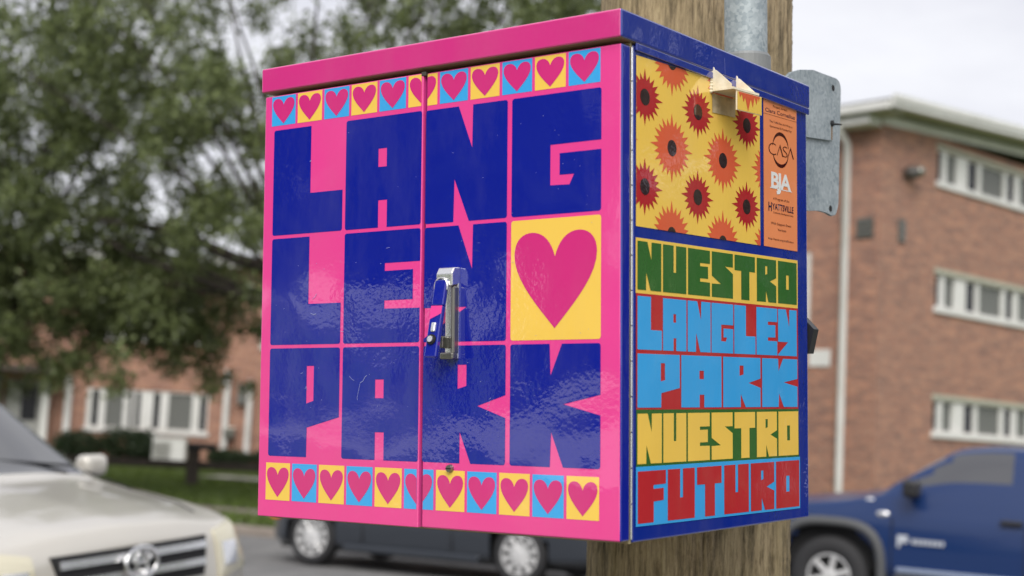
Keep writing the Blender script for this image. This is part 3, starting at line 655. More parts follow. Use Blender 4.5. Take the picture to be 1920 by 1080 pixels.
for a, b in ((.55, -.55), (-2.9, -4.0)): box('wheel_well', (b, -.78, .5), (a, .78, 1.0), M['dark'], trk)
for sd_ in (1, -1):
    box('side_step', (-2.85, sd_ * .88 - .06, .42), (-.68, sd_ * .88 + .08, .49), gtrim, trk, .02)
    box('side_moulding', (-3.0, sd_ * .932 - .02, .52), (-.70, sd_ * .932 + .014, .565), mat('bright_moulding', (.3, .36, .48), .3, .3), trk, .008)
    mir = box('mirror', (-.94, sd_ * 1.05 - .11, 1.28), (-.78, sd_ * 1.05 + .11, 1.46), M['black'], trk, .04); box('mirror_arm', (-.88, sd_ * .89 - .08, 1.28), (-.80, sd_ * .89 + .08, 1.32), M['black'], mir, .01)
    for xd in (-1.82, -2.75): box('handle', (xd - .11, sd_ * .935 - .02, 1.075), (xd + .11, sd_ * .935 + .03, 1.125), M['black'], trk, .015)
    for xd in (-.64, -1.95, -2.95):      # door shut lines
        box('shut_line', (xd - .006, sd_ * .922 - .012, .5), (xd + .006, sd_ * .922 + .009, 1.06), M['dark'], trk)
    # door print: shield mark with a P and a row of small letters
    pl = bmesh.new(); y_ = sd_ * .9455
    pq = [(-.705, .77), (-.705, .895), (-.81, .895), (-.81, .82), (-.735, .82), (-.735, .77)]; lo_ = [pl.verts.new((a, y_ - .004, b)) for a, b in pq]; hi_ = [pl.verts.new((a, y_ + .004, b)) for a, b in pq]; pl.faces.new(lo_); pl.faces.new(hi_[::-1]); [pl.faces.new((lo_[k], lo_[(k + 1) % 6], hi_[(k + 1) % 6], hi_[k])) for k in range(6)]
    bmobj('door_emblem', pl, M['doorprint'], trk)
    for k in range(7): box('door_letter', (-.885 - k * .048, y_ - .004, .815), (-.85 - k * .048, y_ + .004, .862), M['doorprint'], trk)
for xx, zz in ((-.2, 1.215), (-.34, 1.09)):
    bm = bmesh.new(); bmesh.ops.create_uvsphere(bm, u_segments=12, v_segments=8, radius=.05, matrix=Matrix.Translation((xx - .2, .905 if zz < 1.2 else .85, zz)) @ Matrix.Diagonal((1.5, .4, .7, 1))); bmobj('fender_lamp', bm, M['chrome'], trk, True)

# --- dark sedan
sed_near = Vector((.264, 16.5, 0)); so = sed_near - Vector((-ST.y, ST.x, 0)) * .74 + ST * 2.79
sed = empty('sedan_car', 'dark slate sedan with silver wheels parked under the cabinet at the far kerb', 'car', car_frame(so, ST))
slate = carpaint('slate_car_paint', (.035, .042, .055), .3, .28)
def sec2(w_, zb, zs, zh, wi, zt, wt): return [(w_ * .84, zb), (w_ * .97, zb + .05), (w_, zs - .3), (w_ * .985, zs), (wi, zh), (wt, zt - .05), (wt * .6, zt), (0, zt + .02)]
st = [(.86, sec2(.4, .3, .5, .6, .4, .62, .3)), (.8, sec2(.6, .22, .6, .68, .52, .7, .4)), (.6, sec2(.8, .2, .64, .74, .68, .78, .5)), (0, sec2(.87, .2, .72, .84, .76, .9, .6)), (-.7, sec2(.875, .2, .8, .92, .78, .98, .62)), (-1.5, sec2(.875, .2, .82, .95, .77, 1.38, .56)),
      (-2.3, sec2(.875, .2, .83, .96, .77, 1.44, .56)), (-3.1, sec2(.87, .22, .84, .97, .75, 1.2, .6)), (-3.5, sec2(.86, .24, .84, .98, .74, 1.04, .62)), (-3.75, sec2(.78, .3, .8, .95, .7, 1.0, .55)), (-3.82, sec2(.6, .4, .7, .8, .55, .85, .4))]
Gs = shell(st, 6, 6, 2, .2)
def cls2(i, j, c):
    n = Gs.shape[1]; jj = min(j, n - 2 - j); s = jj / 6.0
    if 4.1 < s < 4.95 and -3.05 < c[0] < -1.1 and c[2] > .97 and abs(c[0] + 2.0) > .05: return 'side_window/' + ('a' if j < n / 2 else 'b') + ('f' if c[0] > -2 else 'r')
    if s >= 5 and -1.45 < c[0] < -.75: return 'windshield'
    if s >= 5 and -3.2 < c[0] < -2.6: return 'rear_window'
    return 'body'
shell_parts(Gs, cls2, {'body': slate, 'windshield': glass, 'rear_window': glass, **{'side_window/' + a: glass for a in ('af', 'ar', 'bf', 'br')}}, sed, [(0, .34), (-2.79, .34)], .37); caps(Gs, slate, sed)
for xw in (0, -2.79):
    for sd_ in (1, -1): wheel(sed, xw, sd_ * .74, .32, .32, .232, .2, sd_, 10, .05, .28, None, .004)
box('underbody', (-3.4, -.6, .16), (.6, .6, .5), M['dark'], sed)
for a, b in ((.38, -.38), (-2.41, -3.17)): box('wheel_well', (b, -.72, .3), (a, .72, .74), M['dark'], sed)
for sd_ in (1, -1):
    box('marker_lamp', (.52, sd_ * .765 - .03, .5), (.64, sd_ * .765 + .03, .56), mat('amber_lens', (.7, .18, .03), .2), sed, .01)
    box('sill_trim', (-2.3, sd_ * .85 - .03, .2), (-.48, sd_ * .85 + .02, .27), slate, sed, .015)
    for xd in (-.75, -1.95): box('shut_line', (xd - .005, sd_ * .87 - .01, .3), (xd + .005, sd_ * .87 + .006, .82), M['dark'], sed)
    for xd in (-1.75, -2.75): box('handle', (xd - .1, sd_ * .878 - .01, .8), (xd + .1, sd_ * .878 + .015, .83), slate, sed, .008)
    box('mirror', (-1.05, sd_ * .95 - .1, .95), (-.9, sd_ * .95 + .1, 1.08), slate, sed, .03)

# --- beige SUV at the left
suv = empty('suv_car', 'beige sport utility car with chrome barred grille at the lower left', 'car', car_frame(Vector((-1.555, 6.69, .068)), (.872, -.489, 0), R(4.2)))
beige = carpaint('beige_car_paint', (.54, .515, .465), .2, .28)
def sec3(w_, zb, zs, zh, wi, zt, wt, zc=None): return [(w_ * .8, zb), (w_ * .96, zb + .06), (w_, zs - .2), (w_ * .985, zs), (wi, zh), (wt, zt - .03), (wt * .6, zt), (0, zc or zt + .012)]
st = [(.0, sec3(.42, .42, .52, .56, .4, .58, .3)), (-.02, sec3(.66, .34, .62, .74, .6, .80, .45)), (-.05, sec3(.85, .3, .74, .88, .74, .925, .54)), (-.10, sec3(.885, .28, .82, .95, .78, .99, .60)), (-.2, sec3(.90, .26, .86, .985, .80, 1.02, .64)), (-.42, sec3(.905, .25, .90, 1.02, .82, 1.055, .68)), (-.72, sec3(.9, .25, .93, 1.055, .83, 1.09, .70)),
      (-.98, sec3(.905, .25, .95, 1.08, .84, 1.12, .72)), (-1.13, sec3(.905, .25, .96, 1.10, .83, 1.19, .75)), (-1.80, sec3(.905, .25, .98, 1.12, .81, 1.655, .62)), (-2.4, sec3(.905, .25, 1.0, 1.14, .80, 1.70, .58)), (-3.8, sec3(.90, .27, 1.02, 1.16, .78, 1.68, .58)), (-4.25, sec3(.87, .3, 1.02, 1.15, .74, 1.5, .56)), (-4.45, sec3(.78, .4, .95, 1.1, .7, 1.2, .5))]
Gv = shell(st, 6, 6, 2, .07, 5.)
def cls3(i, j, c):
    n = Gv.shape[1]; jj = min(j, n - 2 - j); s = jj / 6.0
    if 4.15 < s < 4.9 and -4.1 < c[0] < -1.42 and c[2] < 1.54 and min(abs(c[0] + 2.45), abs(c[0] + 3.35)) > .045 and not (c[0] > -1.95 and c[2] > 1.20 + (-1.36 - c[0]) * .66): return 'side_window/' + ('a' if j < n / 2 else 'b') + ('f' if c[0] > -2.45 else ('m' if c[0] > -3.35 else 'r'))
    if s >= 5 and -1.76 < c[0] < -1.06: return 'windshield'
    if s >= 5 and -4.4 < c[0] < -4.1: return 'rear_window'
    return 'body'
mm_ = {'body': beige, 'windshield': glass, 'rear_window': glass}; mm_.update({'side_window/' + a + b: glass for a in 'ab' for b in 'fmr'})
pv = shell_parts(Gv, cls3, mm_, suv, [(-.87, .36), (-3.45, .36)], .42); caps(Gv, beige, suv)
for xw in (-.87, -3.45):
    for sd_ in (1, -1): wheel(suv, xw, sd_ * .76, .35, .35, .215, .22, sd_, 5, .09)
box('underbody', (-4.2, -.65, .2), (-.3, .65, .6), M['dark'], suv)
for a, b in ((-.45, -1.29), (-3.03, -3.87)): box('wheel_well', (b, -.75, .35), (a, .75, .85), M['dark'], suv)
nx, ny = Gv.shape[:2]
bvh = BVHTree.FromPolygons([Vector(p) for p in Gv.reshape(-1, 3)], [(i * ny + j, i * ny + j + 1, (i + 1) * ny + j + 1, (i + 1) * ny + j) for i in range(nx - 1) for j in range(ny - 1)])
def sx(y_, z_):
    h = bvh.ray_cast(Vector((1, y_, z_)), Vector((-1, 0, 0))); return h[0].x if h[0] else -.4
def patch(name, fn, nu, nv, off, thick, m, parent):
    """fn(u,v)->(y,z) on the front projection; a slab following the nose"""
    V, Fc = [], []
    for lay in (off, off - thick):
        for i in range(nu + 1):
            for j in range(nv + 1):
                y_, z_ = fn(i / nu, j / nv); V.append((sx(y_, z_) + lay, y_, z_))
    n1 = (nu + 1) * (nv + 1); ix = lambda i, j, l: l * n1 + i * (nv + 1) + j
    for i in range(nu):
        for j in range(nv): Fc.append((ix(i, j, 0), ix(i + 1, j, 0), ix(i + 1, j + 1, 0), ix(i, j + 1, 0)))
    for i in range(nu):
        for j in (0, nv): Fc.append((ix(i, j, 0), ix(i + 1, j, 0), ix(i + 1, j, 1), ix(i, j, 1)))
    for j in range(nv):
        for i in (0, nu): Fc.append((ix(i, j, 0), ix(i, j + 1, 0), ix(i, j + 1, 1), ix(i, j, 1)))
    return pyobj(name, V, Fc, m, parent, smooth=False)
gr = patch('grille', lambda u, v: (.012 + (u - .5) * (.97 - .10 * (1 - v)), .735 + v * .177), 24, 6, .010, .03, M['dark'], suv)
for zc in (.876, .80): patch('grille_bar', lambda u, v: (.012 + (u - .5) * (.94 - (.03 if zc > .85 else .07)), zc - .016 + v * .032), 24, 2, .028, .03, M['chrome'], gr)
lens = mat('headlamp_lens', (.62, .58, .44), .12, .1); BS(lens).inputs['Coat Weight'].default_value = 1
for s_ in (1, -1):
    hl = patch('headlight', lambda u, v: (s_ * (.565 + u * (.28 + .02 * v)), .70 + .03 * u + v * (.225 + .02 * u)), 10, 8, .012, .03, lens, suv)
    patch('lamp_reflector', lambda u, v: (s_ * (.60 + u * .12), .76 + v * .11), 5, 5, .018, .01, M['chrome'], hl)
    mr_ = bmesh.new(); add_box(mr_, (-1.35, s_ * 1.0 - .085, 1.09), (-1.24, s_ * 1.0 + .085, 1.205), .04, 4); mo = bmobj('mirror', mr_, beige, suv, True)
    box('mirror_arm', (-1.34, s_ * .88 - .06, 1.07), (-1.27, s_ * .88 + .06, 1.12), M['black'], mo, .01)
    # black pillar/drip strip by the windshield
bumper = patch('bumper_bar', lambda u, v: ((u - .5) * 1.5, .50 + v * .13), 24, 4, .02, .03, beige, suv)
patch('lower_intake', lambda u, v: ((u - .5) * .9, .36 + v * .11), 16, 3, .012, .02, M['dark'], suv)
# oval emblem: outer ring, inner upright ring and cross ring
def ring(yc, zc, ry, rz, t, off, par):
    V, Fc = [], []; K = 28
    xs_ = sx(yc, zc) + off
    for k in range(K):
        a = 2 * math.pi * k / K
        for q in range(6):
            b = 2 * math.pi * q / 6; V.append((xs_ + math.sin(b) * t * .7, yc + math.cos(a) * (ry + math.cos(b) * t), zc + math.sin(a) * (rz + math.cos(b) * t)))
    for k in range(K):
        for q in range(6): Fc.append((k * 6 + q, ((k + 1) % K) * 6 + q, ((k + 1) % K) * 6 + (q + 1) % 6, k * 6 + (q + 1) % 6))
    return V, Fc
V, Fc = [], []
for a in ((0, .842, .098, .068, .013), (0, .842, .034, .062, .010), (0, .872, .066, .03, .010)):
    v, f = ring(*a, .045, None); b = len(V); V += v; Fc += [tuple(i + b for i in q) for q in f]
pyobj('emblem', V, Fc, M['chrome'], suv, smooth=True)
# cowl, wipers, hood shut line
for s_ in (.35, -.3): tube('wiper', [(-1.09, s_ + .3, 1.175), (-1.2, s_ - .25, 1.235)], .008, M['black'], suv, 6)
for s_ in (1, -1):
    pts = [(x_, s_ * y_, 1.3) for x_, y_ in ((-.22, .60), (-.42, .70), (-.75, .755), (-1.12, .77))]
    q = []
    for x_, y_, z_ in pts:
        h = bvh.ray_cast(Vector((x_, y_, 1.6)), Vector((0, 0, -1))); q.append((x_, y_, (h[0].z if h[0] else 1.0) + .001))
    tube('hood_line', q, .005, M['dark'], suv, 5)

# ------------------------------------------------------------------ POLE, CONDUIT
BOXM = Matrix(((.80881, .58657, -.04199, .1454), (-.58789, .80825, -.0333, 1.7965), (.01441, .05162, .99856, 1.3916), (0, 0, 0, 1)))
def BW(u, v, w_): return BOXM @ Vector((u, v, w_))
ax0 = BW(-.3185, .740, 0); axd = (BOXM.to_3x3() @ Vector((.0133, .0096, 1))).normalized()
kb = -ax0.z / axd.z; pbase = ax0 + axd * kb
zq = axd.to_track_quat('Z', 'Y').to_matrix().to_4x4()
pole = empty('utility_pole', 'thick weathered timber utility pole carrying the painted cabinet', 'utility pole', Matrix.Translation(pbase) @ zq)
def pole_mesh():
    lv = [-.5, 0, .4, .7] + list(np.linspace(.9, 1.42, 75)) + list(np.linspace(1.46, 1.9, 12)) + list(np.linspace(1.92, 2.45, 75)) + [2.8, 3.5, 4.5, 6, 8, 9.5]
    lv = np.array(lv); nT = 420; th = np.linspace(0, 2 * math.pi, nT, endpoint=False)
    w0 = lv + kb     # height relative to the cabinet's bottom
    r0 = .172 - .006 * w0
    Rr = np.repeat(r0[:, None], nT, 1)
    Rr += .004 * np.sin(3 * th + .8)[None] + .002 * np.sin(7 * th + 1)[None]
    for k in range(150):       # drying cracks and raised grain
        t0 = RNG.uniform(0, 2 * math.pi); z0 = RNG.uniform(.6, 2.5); ln = RNG.uniform(.1, .7); wd = RNG.uniform(.005, .014); dp = RNG.uniform(.0015, .006) * (1 if RNG.random() < .65 else -.5)
        cen = t0 + .02 * np.sin(lv * RNG.uniform(4, 14) + t0)[:, None]; d = (th[None] - cen + math.pi) % (2 * math.pi) - math.pi
        Rr -= dp * np.exp(-(d / wd) ** 2) * np.exp(-(((lv - z0) / ln) ** 4))[:, None]
    Rr += RNG.normal(0, .0005, Rr.shape)
    X = Rr * np.cos(th); Y = Rr * np.sin(th); Z = np.repeat(lv[:, None], nT, 1)
    V = np.stack([X, Y, Z], -1).reshape(-1, 3); Fc = []
    for i in range(len(lv) - 1):
        for k in range(nT): k2 = (k + 1) % nT; Fc.append((i * nT + k, i * nT + k2, (i + 1) * nT + k2, (i + 1) * nT + k))
    Fc.append(tuple((len(lv) - 1) * nT + k for k in range(nT)))
    return pyobj('shaft', V, Fc, M['wood'], pole, smooth=True)
pole_mesh()
cd = empty('conduit_pipe', 'grey galvanised conduit pipe entering the top of the cabinet', 'pipe', BOXM @ Matrix.Translation((-.068, .47, .6525)))
tube('pipe', [(0, 0, .02), (0, 0, 1), (.02, 0, 3), (.06, .05, 6)], .0325, M['galv'], cd, 32)
V, Fc = lathe([(.001, 0), (.041, 0), (.041, .008), (.0375, .010), (.0375, .036), (.0355, .040), (.033, .040)], 32); pyobj('hub', V, Fc, mat('hub_grey', (.22, .23, .235), .55, .3), cd, smooth=False)

# ------------------------------------------------------------------ THE CABINET
cab = empty('traffic_signal_cabinet', 'pink and navy painted traffic signal cabinet with hearts and block letters mounted on the pole', 'signal cabinet', BOXM)
def multi_box(name, lo, hi, bev, pick, mats, parent, seg=3):
    """bevelled box whose faces choose their print colour by the side they lie on"""
    bm = bmesh.new(); add_box(bm, lo, hi, bev, seg); bmesh.ops.recalc_face_normals(bm, faces=bm.faces)
    for f in bm.faces: f.material_index = pick(f.normal, f.calc_center_median()); f.smooth = True
    me = bpy.data.meshes.new(name); bm.to_mesh(me); bm.free()
    for m in mats: me.materials.append(m)
    o = link(bpy.data.objects.new(name, me), parent)
    md = o.modifiers.new('wn', 'WEIGHTED_NORMAL'); md.keep_sharp = False; md.weight = 80
    return o
side_pick = lambda n, c: 1 if n.x > .5 else (0 if n.y < -.3 else (2 if abs(n.z) > .8 else 1))
body = multi_box('body', (-.6095, .0275, -.003), (-.0003, .538, .613), .003, lambda n, c: 0 if abs(n.z) < .8 else 1, [M['blue'], M['rawmetal']], cab)
box('frame', (-.607, .0222, -.0035), (-.002, .0272, .614), M['rawmetal'], cab)
lid = multi_box('lid', (-.6145, -.008, .6148), (.0042, .541, .6508), .003, lambda n, c: 1 if (n.x > .5) else (0 if n.y < -.4 else (2 if abs(n.z) > .7 else 1)), [M['lidpink'], M['blue'], M['rawmetal']], cab)
DL_ = multi_box('door', (-.6095, -.0035, .0), (-.3115, .0215, .6088), .0016, side_pick, [M['pink'], M['pink'], M['pink']], cab)
DR_ = multi_box('door', (-.3085, .0, .0), (0, .0215, .6092), .0028, side_pick, [M['pink'], M['navy'], M['pink']], cab)
box('drip_lip', (.0005, .03, .605), (.0038, .539, .6146), M['blue'], lid, .001)
# hinge knuckles
for k in range(14):
    z0 = .002 + k * .0434; V, Fc = tube_data([(-.0004, .0245, z0), (-.0004, .0245, z0 + .0418)], [.0017, .0017], 8); pyobj('hinge_knuckle', V, Fc, M['chrome'], cab, smooth=True)

def rounded(poly, r, want):
    out_ = []; n = len(poly)
    for i in range(n):
        p, a, b = Vector(poly[i]), Vector(poly[i - 1]), Vector(poly[(i + 1) % n])
        if not want(i): out_.append(tuple(p)); continue
        da = (a - p).normalized(); db = (b - p).normalized()
        for k in range(5):
            t = k / 4 * math.pi / 2; out_.append(tuple(p + da * r * (1 - math.sin(t)) + db * r * (1 - math.cos(t))))
    return out_
def flat(name, polys, place, m, parent, mats=None):
    """polys: list of (outer, [holes], layer, material index) in mm; place(a,b,layer)->xyz ; one flat print mesh"""
    V, Fc, mi = [], [], []
    for outer, holes, lay, k in polys:
        loops = [[Vector((*p, 0)) for p in outer]] + [[Vector((*p, 0)) for p in h] for h in holes]
        tris = geometry.tessellate_polygon(loops); fl = [p for l in loops for p in l]; b = len(V)
        V += [place(p.x, p.y, lay) for p in fl]
        for t in tris:
            A, B, C = (fl[i] for i in t)
            ar = (B.x - A.x) * (C.y - A.y) - (C.x - A.x) * (B.y - A.y)
            if abs(ar) < 1e-7: continue
            Fc.append(tuple(i + b for i in (t if ar > 0 else (t[0], t[2], t[1])))); mi.append(k)
    return pyobj(name, V, Fc, mats or m, parent, mi)
FRONT_L = lambda a, b, l: (a / 1000, -.0035 - .0003 * (1 + l), b / 1000)
FRONT_R = lambda a, b, l: (a / 1000, -.0003 * (1 + l), b / 1000)
SIDE = lambda a, b, l: (.0003 * l, a / 1000, b / 1000)       # body face stands at u=-.0003
GL = {
 'L': ([(0, 1), (.545, 1), (.545, .374), (1, .374), (1, 0), (0, 0)], []),
 'A': ([(0, 1), (1, 1), (1, 0), (.56, 0), (.56, .245), (.445, .245), (.445, 0), (0, 0)], [[(.44, .71), (.55, .71), (.55, .545), (.44, .545)]]),
 'N': ([(0, 1), (.41, 1), (.578, .63), (.585, 1), (1, 1), (1, 0), (.545, 0), (.365, .37), (.355, 0), (0, 0)], []),
 'G': ([(0, 1), (1, 1), (1, .575), (.442, .575), (.442, .24), (.655, .235), (.705, .318), (.545, .32), (.545, .498), (1, .498), (1, 0), (0, 0)], []),
 'E': ([(0, 1), (1, 1), (1, .712), (.545, .71), (.545, .64), (.91, .643), (.91, .38), (.545, .377), (.545, .305), (1, .302), (1, 0), (0, 0)], []),
 'Y': ([(0, 1), (.42, 1), (.59, .62), (.597, 1), (1, 1), (1, 0), (0, 0), (0, .03), (.53, .297), (0, .297)], []),
 'P': ([(0, 1), (1, 1), (1, .37), (.553, .27), (.55, 0), (0, 0)], [[(.54, .835), (.64, .835), (.64, .515), (.54, .49)]]),
 'R': ([(0, 1), (1, 1), (1, .58), (.67, .487), (1, .39), (1, 0), (.592, 0), (.46, .265), (.46, 0), (0, 0)], [[(.43, .835), (.535, .835), (.535, .655), (.43, .63)]]),
 'K': ([(0, 1), (.445, 1), (.457, .742), (.582, 1), (1, 1), (1, .588), (.6, .51), (1, .424), (1, 0), (.6, 0), (.468, .28), (.455, 0), (0, 0)], []),
 'U': ([(0, 1), (.45, 1), (.45, .43), (.555, .43), (.555, 1), (1, 1), (1, 0), (0, 0)], []),
 'S': ([(0, 1), (1, 1), (1, .70), (.62, .70), (1, .55), (1, 0), (0, 0), (0, .29), (.43, .30), (0, .465)], []),
 'T': ([(0, 1), (1, 1), (1, .65), (.72, .65), (.72, 0), (.32, 0), (.32, .65), (0, .65)], []),
 'O': ([(0, 1), (1, 1), (1, 0), (0, 0)], [[(.43, .68), (.57, .68), (.57, .34), (.43, .34)]]),
 'F': ([(0, 1), (1, 1), (1, .73), (.55, .72), (.55, .645), (.92, .65), (.92, .415), (.56, .40), (.56, 0), (0, 0)], []),
}
def heart(cx_, cz_, w_, h):
    """closed heart outline centred on cx, from the tip up"""
    right = []
    pts = [((0, -.5), (.22, -.26), (.5, .02), (.5, .27)), ((.5, .27), (.5, .43), (.40, .5), (.285, .5)), ((.285, .5), (.16, .5), (.05, .42), (0, .24))]
    for p0, p1, p2, p3 in pts:
        for k in range(9):
            t = k / 9; q = [(1 - t) ** 3 * a + 3 * t * (1 - t) ** 2 * b + 3 * t * t * (1 - t) * c + t ** 3 * d for a, b, c, d in zip(p0, p1, p2, p3)]; right.append(q)
    right.append([0, .24]); left = [(-x_, y_) for x_, y_ in right[1:-1]][::-1]
    return [(cx_ + x_ * w_, cz_ + y_ * h) for x_, y_ in right + left]
def clip(poly, a, keep_less, ax=0):
    out_ = []
    for i in range(len(poly)):
        p, q = poly[i - 1], poly[i]; ip = (p[ax] <= a) == keep_less or p[ax] == a; iq = (q[ax] <= a) == keep_less or q[ax] == a
        if ip != iq: t = (a - p[ax]) / (q[ax] - p[ax]); out_.append((p[0] + (q[0] - p[0]) * t, p[1] + (q[1] - p[1]) * t))
        if iq: out_.append(q)
    return out_
cols = [(-590, -454.5), (-449, -312.6), (-308.2, -172.3), (-165.2, -29)]; rows = [(403.3, 557.2), (245, 398.3), (86.5, 240)]
for text, (z0, z1) in zip(('LANG', 'LEY', 'PARK'), rows):
    for ch, (x0, x1) in zip(text, cols):
        o_, hs = GL[ch]
        conv = lambda p: (x0 + p[0] * (x1 - x0), z0 + p[1] * (z1 - z0))
        ro = [conv(p) for p in o_]
        ro = rounded(ro, 3.5, lambda i: o_[i] in ((0, 0), (1, 0), (0, 1), (1, 1)) and not (ch == 'Y' and o_[i] == (0, 0)))
        left = x1 < -311
        flat('letter', [(ro, [[conv(p) for p in h] for h in hs], 0, 0)], FRONT_L if left else FRONT_R, M['navy'], DL_ if left else DR_)
# the big heart tile in the gap of the middle row
x0, x1 = cols[3]; z0, z1 = rows[1]
flat('heart_tile', [(rounded([(x0, z1), (x1, z1), (x1, z0), (x0, z0)], 3.5, lambda i: True), [], 0, 0), (heart((x0 + x1) / 2, 320.5, 125, 122), [], 1, 1)], FRONT_R, None, DR_, [M['yellow'], M['heart']])
# rows of small heart tiles; the sixth of each row is split by the door seam
for zA, zB, first in ((564, 607.2, 'sky'), (24, 76.8, 'yellow')):
    for k in range(11):
        x0 = (-595.5 if zA > 300 else -593.4) + k * (51.75 if zA > 300 else 51.55); x1 = x0 + 47.4
        c = first if k % 2 == 0 else ('yellow' if first == 'sky' else 'sky'); zb_ = min(zB, 607.6)
        hp = heart((x0 + x1) / 2, (zA + zb_) / 2 - (.5 if zA > 300 else 1), 43, (zb_ - zA) * (.86 if zA > 300 else .80)); sq = [(x0, zA), (x1, zA), (x1, zb_), (x0, zb_)]
        if x0 < -311 < x1:
            for lim, less, pl, par in ((-314.2, True, FRONT_L, DL_), (-306.2, False, FRONT_R, DR_)):
                flat('heart_tile', [(clip(sq, lim, less), [], 0, 0), (clip(hp, lim, less), [], 1, 1)], pl, None, par, [M[c], M['heart']])
        else:
            lf = x1 < -311; flat('heart_tile', [(sq, [], 0, 0), (hp, [], 1, 1)], FRONT_L if lf else FRONT_R, None, DL_ if lf else DR_, [M[c], M['heart']])

# --- side wrap: five slogan rows
def lin(a, b): return lambda v: a + (b - a) * (v - 37) / (498 - 37)
def slogan(text, cells, top, bot, bgq, bgm, m):
    bgp = flat('slogan_panel', [(bgq, [], 1, 0)], SIDE, M[bgm], cab); T, B = lin(*top), lin(*bot)
    for ch, (a, b) in zip(text, cells):
        conv = lambda p: (a + p[0] * (b - a), B(a + p[0] * (b - a)) + p[1] * (T(a + p[0] * (b - a)) - B(a + p[0] * (b - a))))
        o_, hs = GL[ch]; flat('letter', [([conv(p) for p in o_], [[conv(p) for p in h] for h in hs], 2, 0)], SIDE, M[m], bgp)
slogan('NUESTRO', [(37.4, 96), (100.4, 161), (165.7, 226), (231.2, 292.3), (297.4, 359.6), (365.5, 427.8), (434, 497.2)], (367.8, 375), (307, 312.9), [(33.5, 371.5), (501.5, 379.6), (501, 307.9), (33.5, 302.6)][::-1], 'yellow', 'green')
slogan('LANGLEY', [(37.6, 97.5), (100.4, 161), (164.4, 227.3), (229.9, 292.7), (295.7, 360.3), (363.5, 430.3), (433.2, 496.2)], (299.3, 304.4), (233, 236.5), [(34.5, 302.5), (501, 307.8), (501, 234), (34.5, 230.5)][::-1], 'red', 'sky')
slogan('PARK', [(37.8, 143.5), (147.6, 258), (262.9, 375.4), (380.9, 497.5)], (228, 232), (161.4, 161.8), [(34.6, 230.4), (501, 233.9), (501, 158.8), (35.3, 159)][::-1], 'red', 'sky')
slogan('NUESTRO', [(38, 97.5), (101.4, 160.6), (164.8, 224.3), (229.6, 290), (295.6, 358), (363.4, 427.6), (432.8, 499.6)], (153.9, 155.3), (92.2, 91.3), [(35.4, 158.9), (501.3, 158.7), (502.5, 88.4), (35.6, 89)][::-1], 'green', 'yellow')
slogan('FUTURO', [(39, 108), (112.7, 183), (189.3, 257.5), (265.2, 338), (344.2, 418), (424.2, 502)], (83.2, 83.5), (19.7, 15.9), [(35, 88.9), (505.6, 88.3), (505, 12.7), (35, 16.3)][::-1], 'sky', 'red')
# --- sunflower panel
SV0, SV1 = 34, 377.5
zt_ = lambda v: 600.2 + (v - 34) / 344 * 11; zb2 = lambda v: 385.6 + (v - 34) / 344 * 5.8
sun_p = flat('sunflower_panel', [([(SV0, zb2(SV0)), (SV1, zb2(SV1)), (SV1, zt_(SV1)), (SV0, zt_(SV0))], [], 1, 0)], SIDE, M['yellow'], cab)
def flower_poly(cx_, cz_, rx, rz, n, base, rot=0.):
    out_ = []
    for k in range(n):
        a = 2 * math.pi * k / n + rot; q = k % (n // 4); tip = 1.0 if q == 0 else (.90 if q in (2, n // 4 - 2) else .84)
        d = math.pi / n
        for da, rr in ((-d, base), (-d * .45, base + (tip - base) * .42), (0, tip), (d * .45, base + (tip - base) * .42)):
            out_.append((cx_ + math.sin(a + da) * rr * rx, cz_ + math.cos(a + da) * rr * rz))
    return out_
def clip_panel(p):
    for a, l, ax in ((SV0, False, 0), (SV1, True, 0)):
        p = clip(p, a, l, ax)
        if not p: return p
    # sloping top and bottom edges: shear, clip, unshear
    q = clip([(a, b - zt_(a)) for a, b in p], 0, True, 1); p = [(a, b + zt_(a)) for a, b in q]
    if not p: return p
    q = clip([(a, b - zb2(a)) for a, b in p], 0, False, 1); return [(a, b + zb2(a)) for a, b in q]
ell = lambda cx_, cz_, rx, rz: [(cx_ + math.cos(2 * math.pi * k / 22) * rx, cz_ + math.sin(2 * math.pi * k / 22) * rz) for k in range(22)]
FL = [(54.8, 550.6, 'r'), (192.9, 553.8, 'r'), (335.9, 557.7, 'r'), (54.7, 437.1, 'r'), (192, 439.5, 'r'), (334.4, 442.1, 'r'),
      (123.1, 495.5, 'o'), (263.7, 498.1, 'o'), (122.6, 382.5, 'o'), (263.1, 384.5, 'o'), (123.5, 608.5, 'o'), (264, 611, 'o'), (404, 501, 'o'), (403, 388, 'o'), (403, 613, 'o'), (-17, 494, 'o'), (-17, 381, 'o')]
for a, b, k in FL:
    n_, rx, rz, base = (20, 45, 36.5, .60) if k == 'r' else (24, 55.5, 45.5, .62)
    p = clip_panel(flower_poly(a, b, rx, rz, n_, base)); c = clip_panel(ell(a, b, 11.8, 10.6))
    if len(p) < 3: continue
    ps = [(p, [], 2, 0)] + ([(c, [], 3, 1)] if len(c) > 2 else [])
    flat('sunflower', ps, SIDE, None, sun_p, [M['sunred' if k == 'r' else 'sunorange'], M['suncore']])
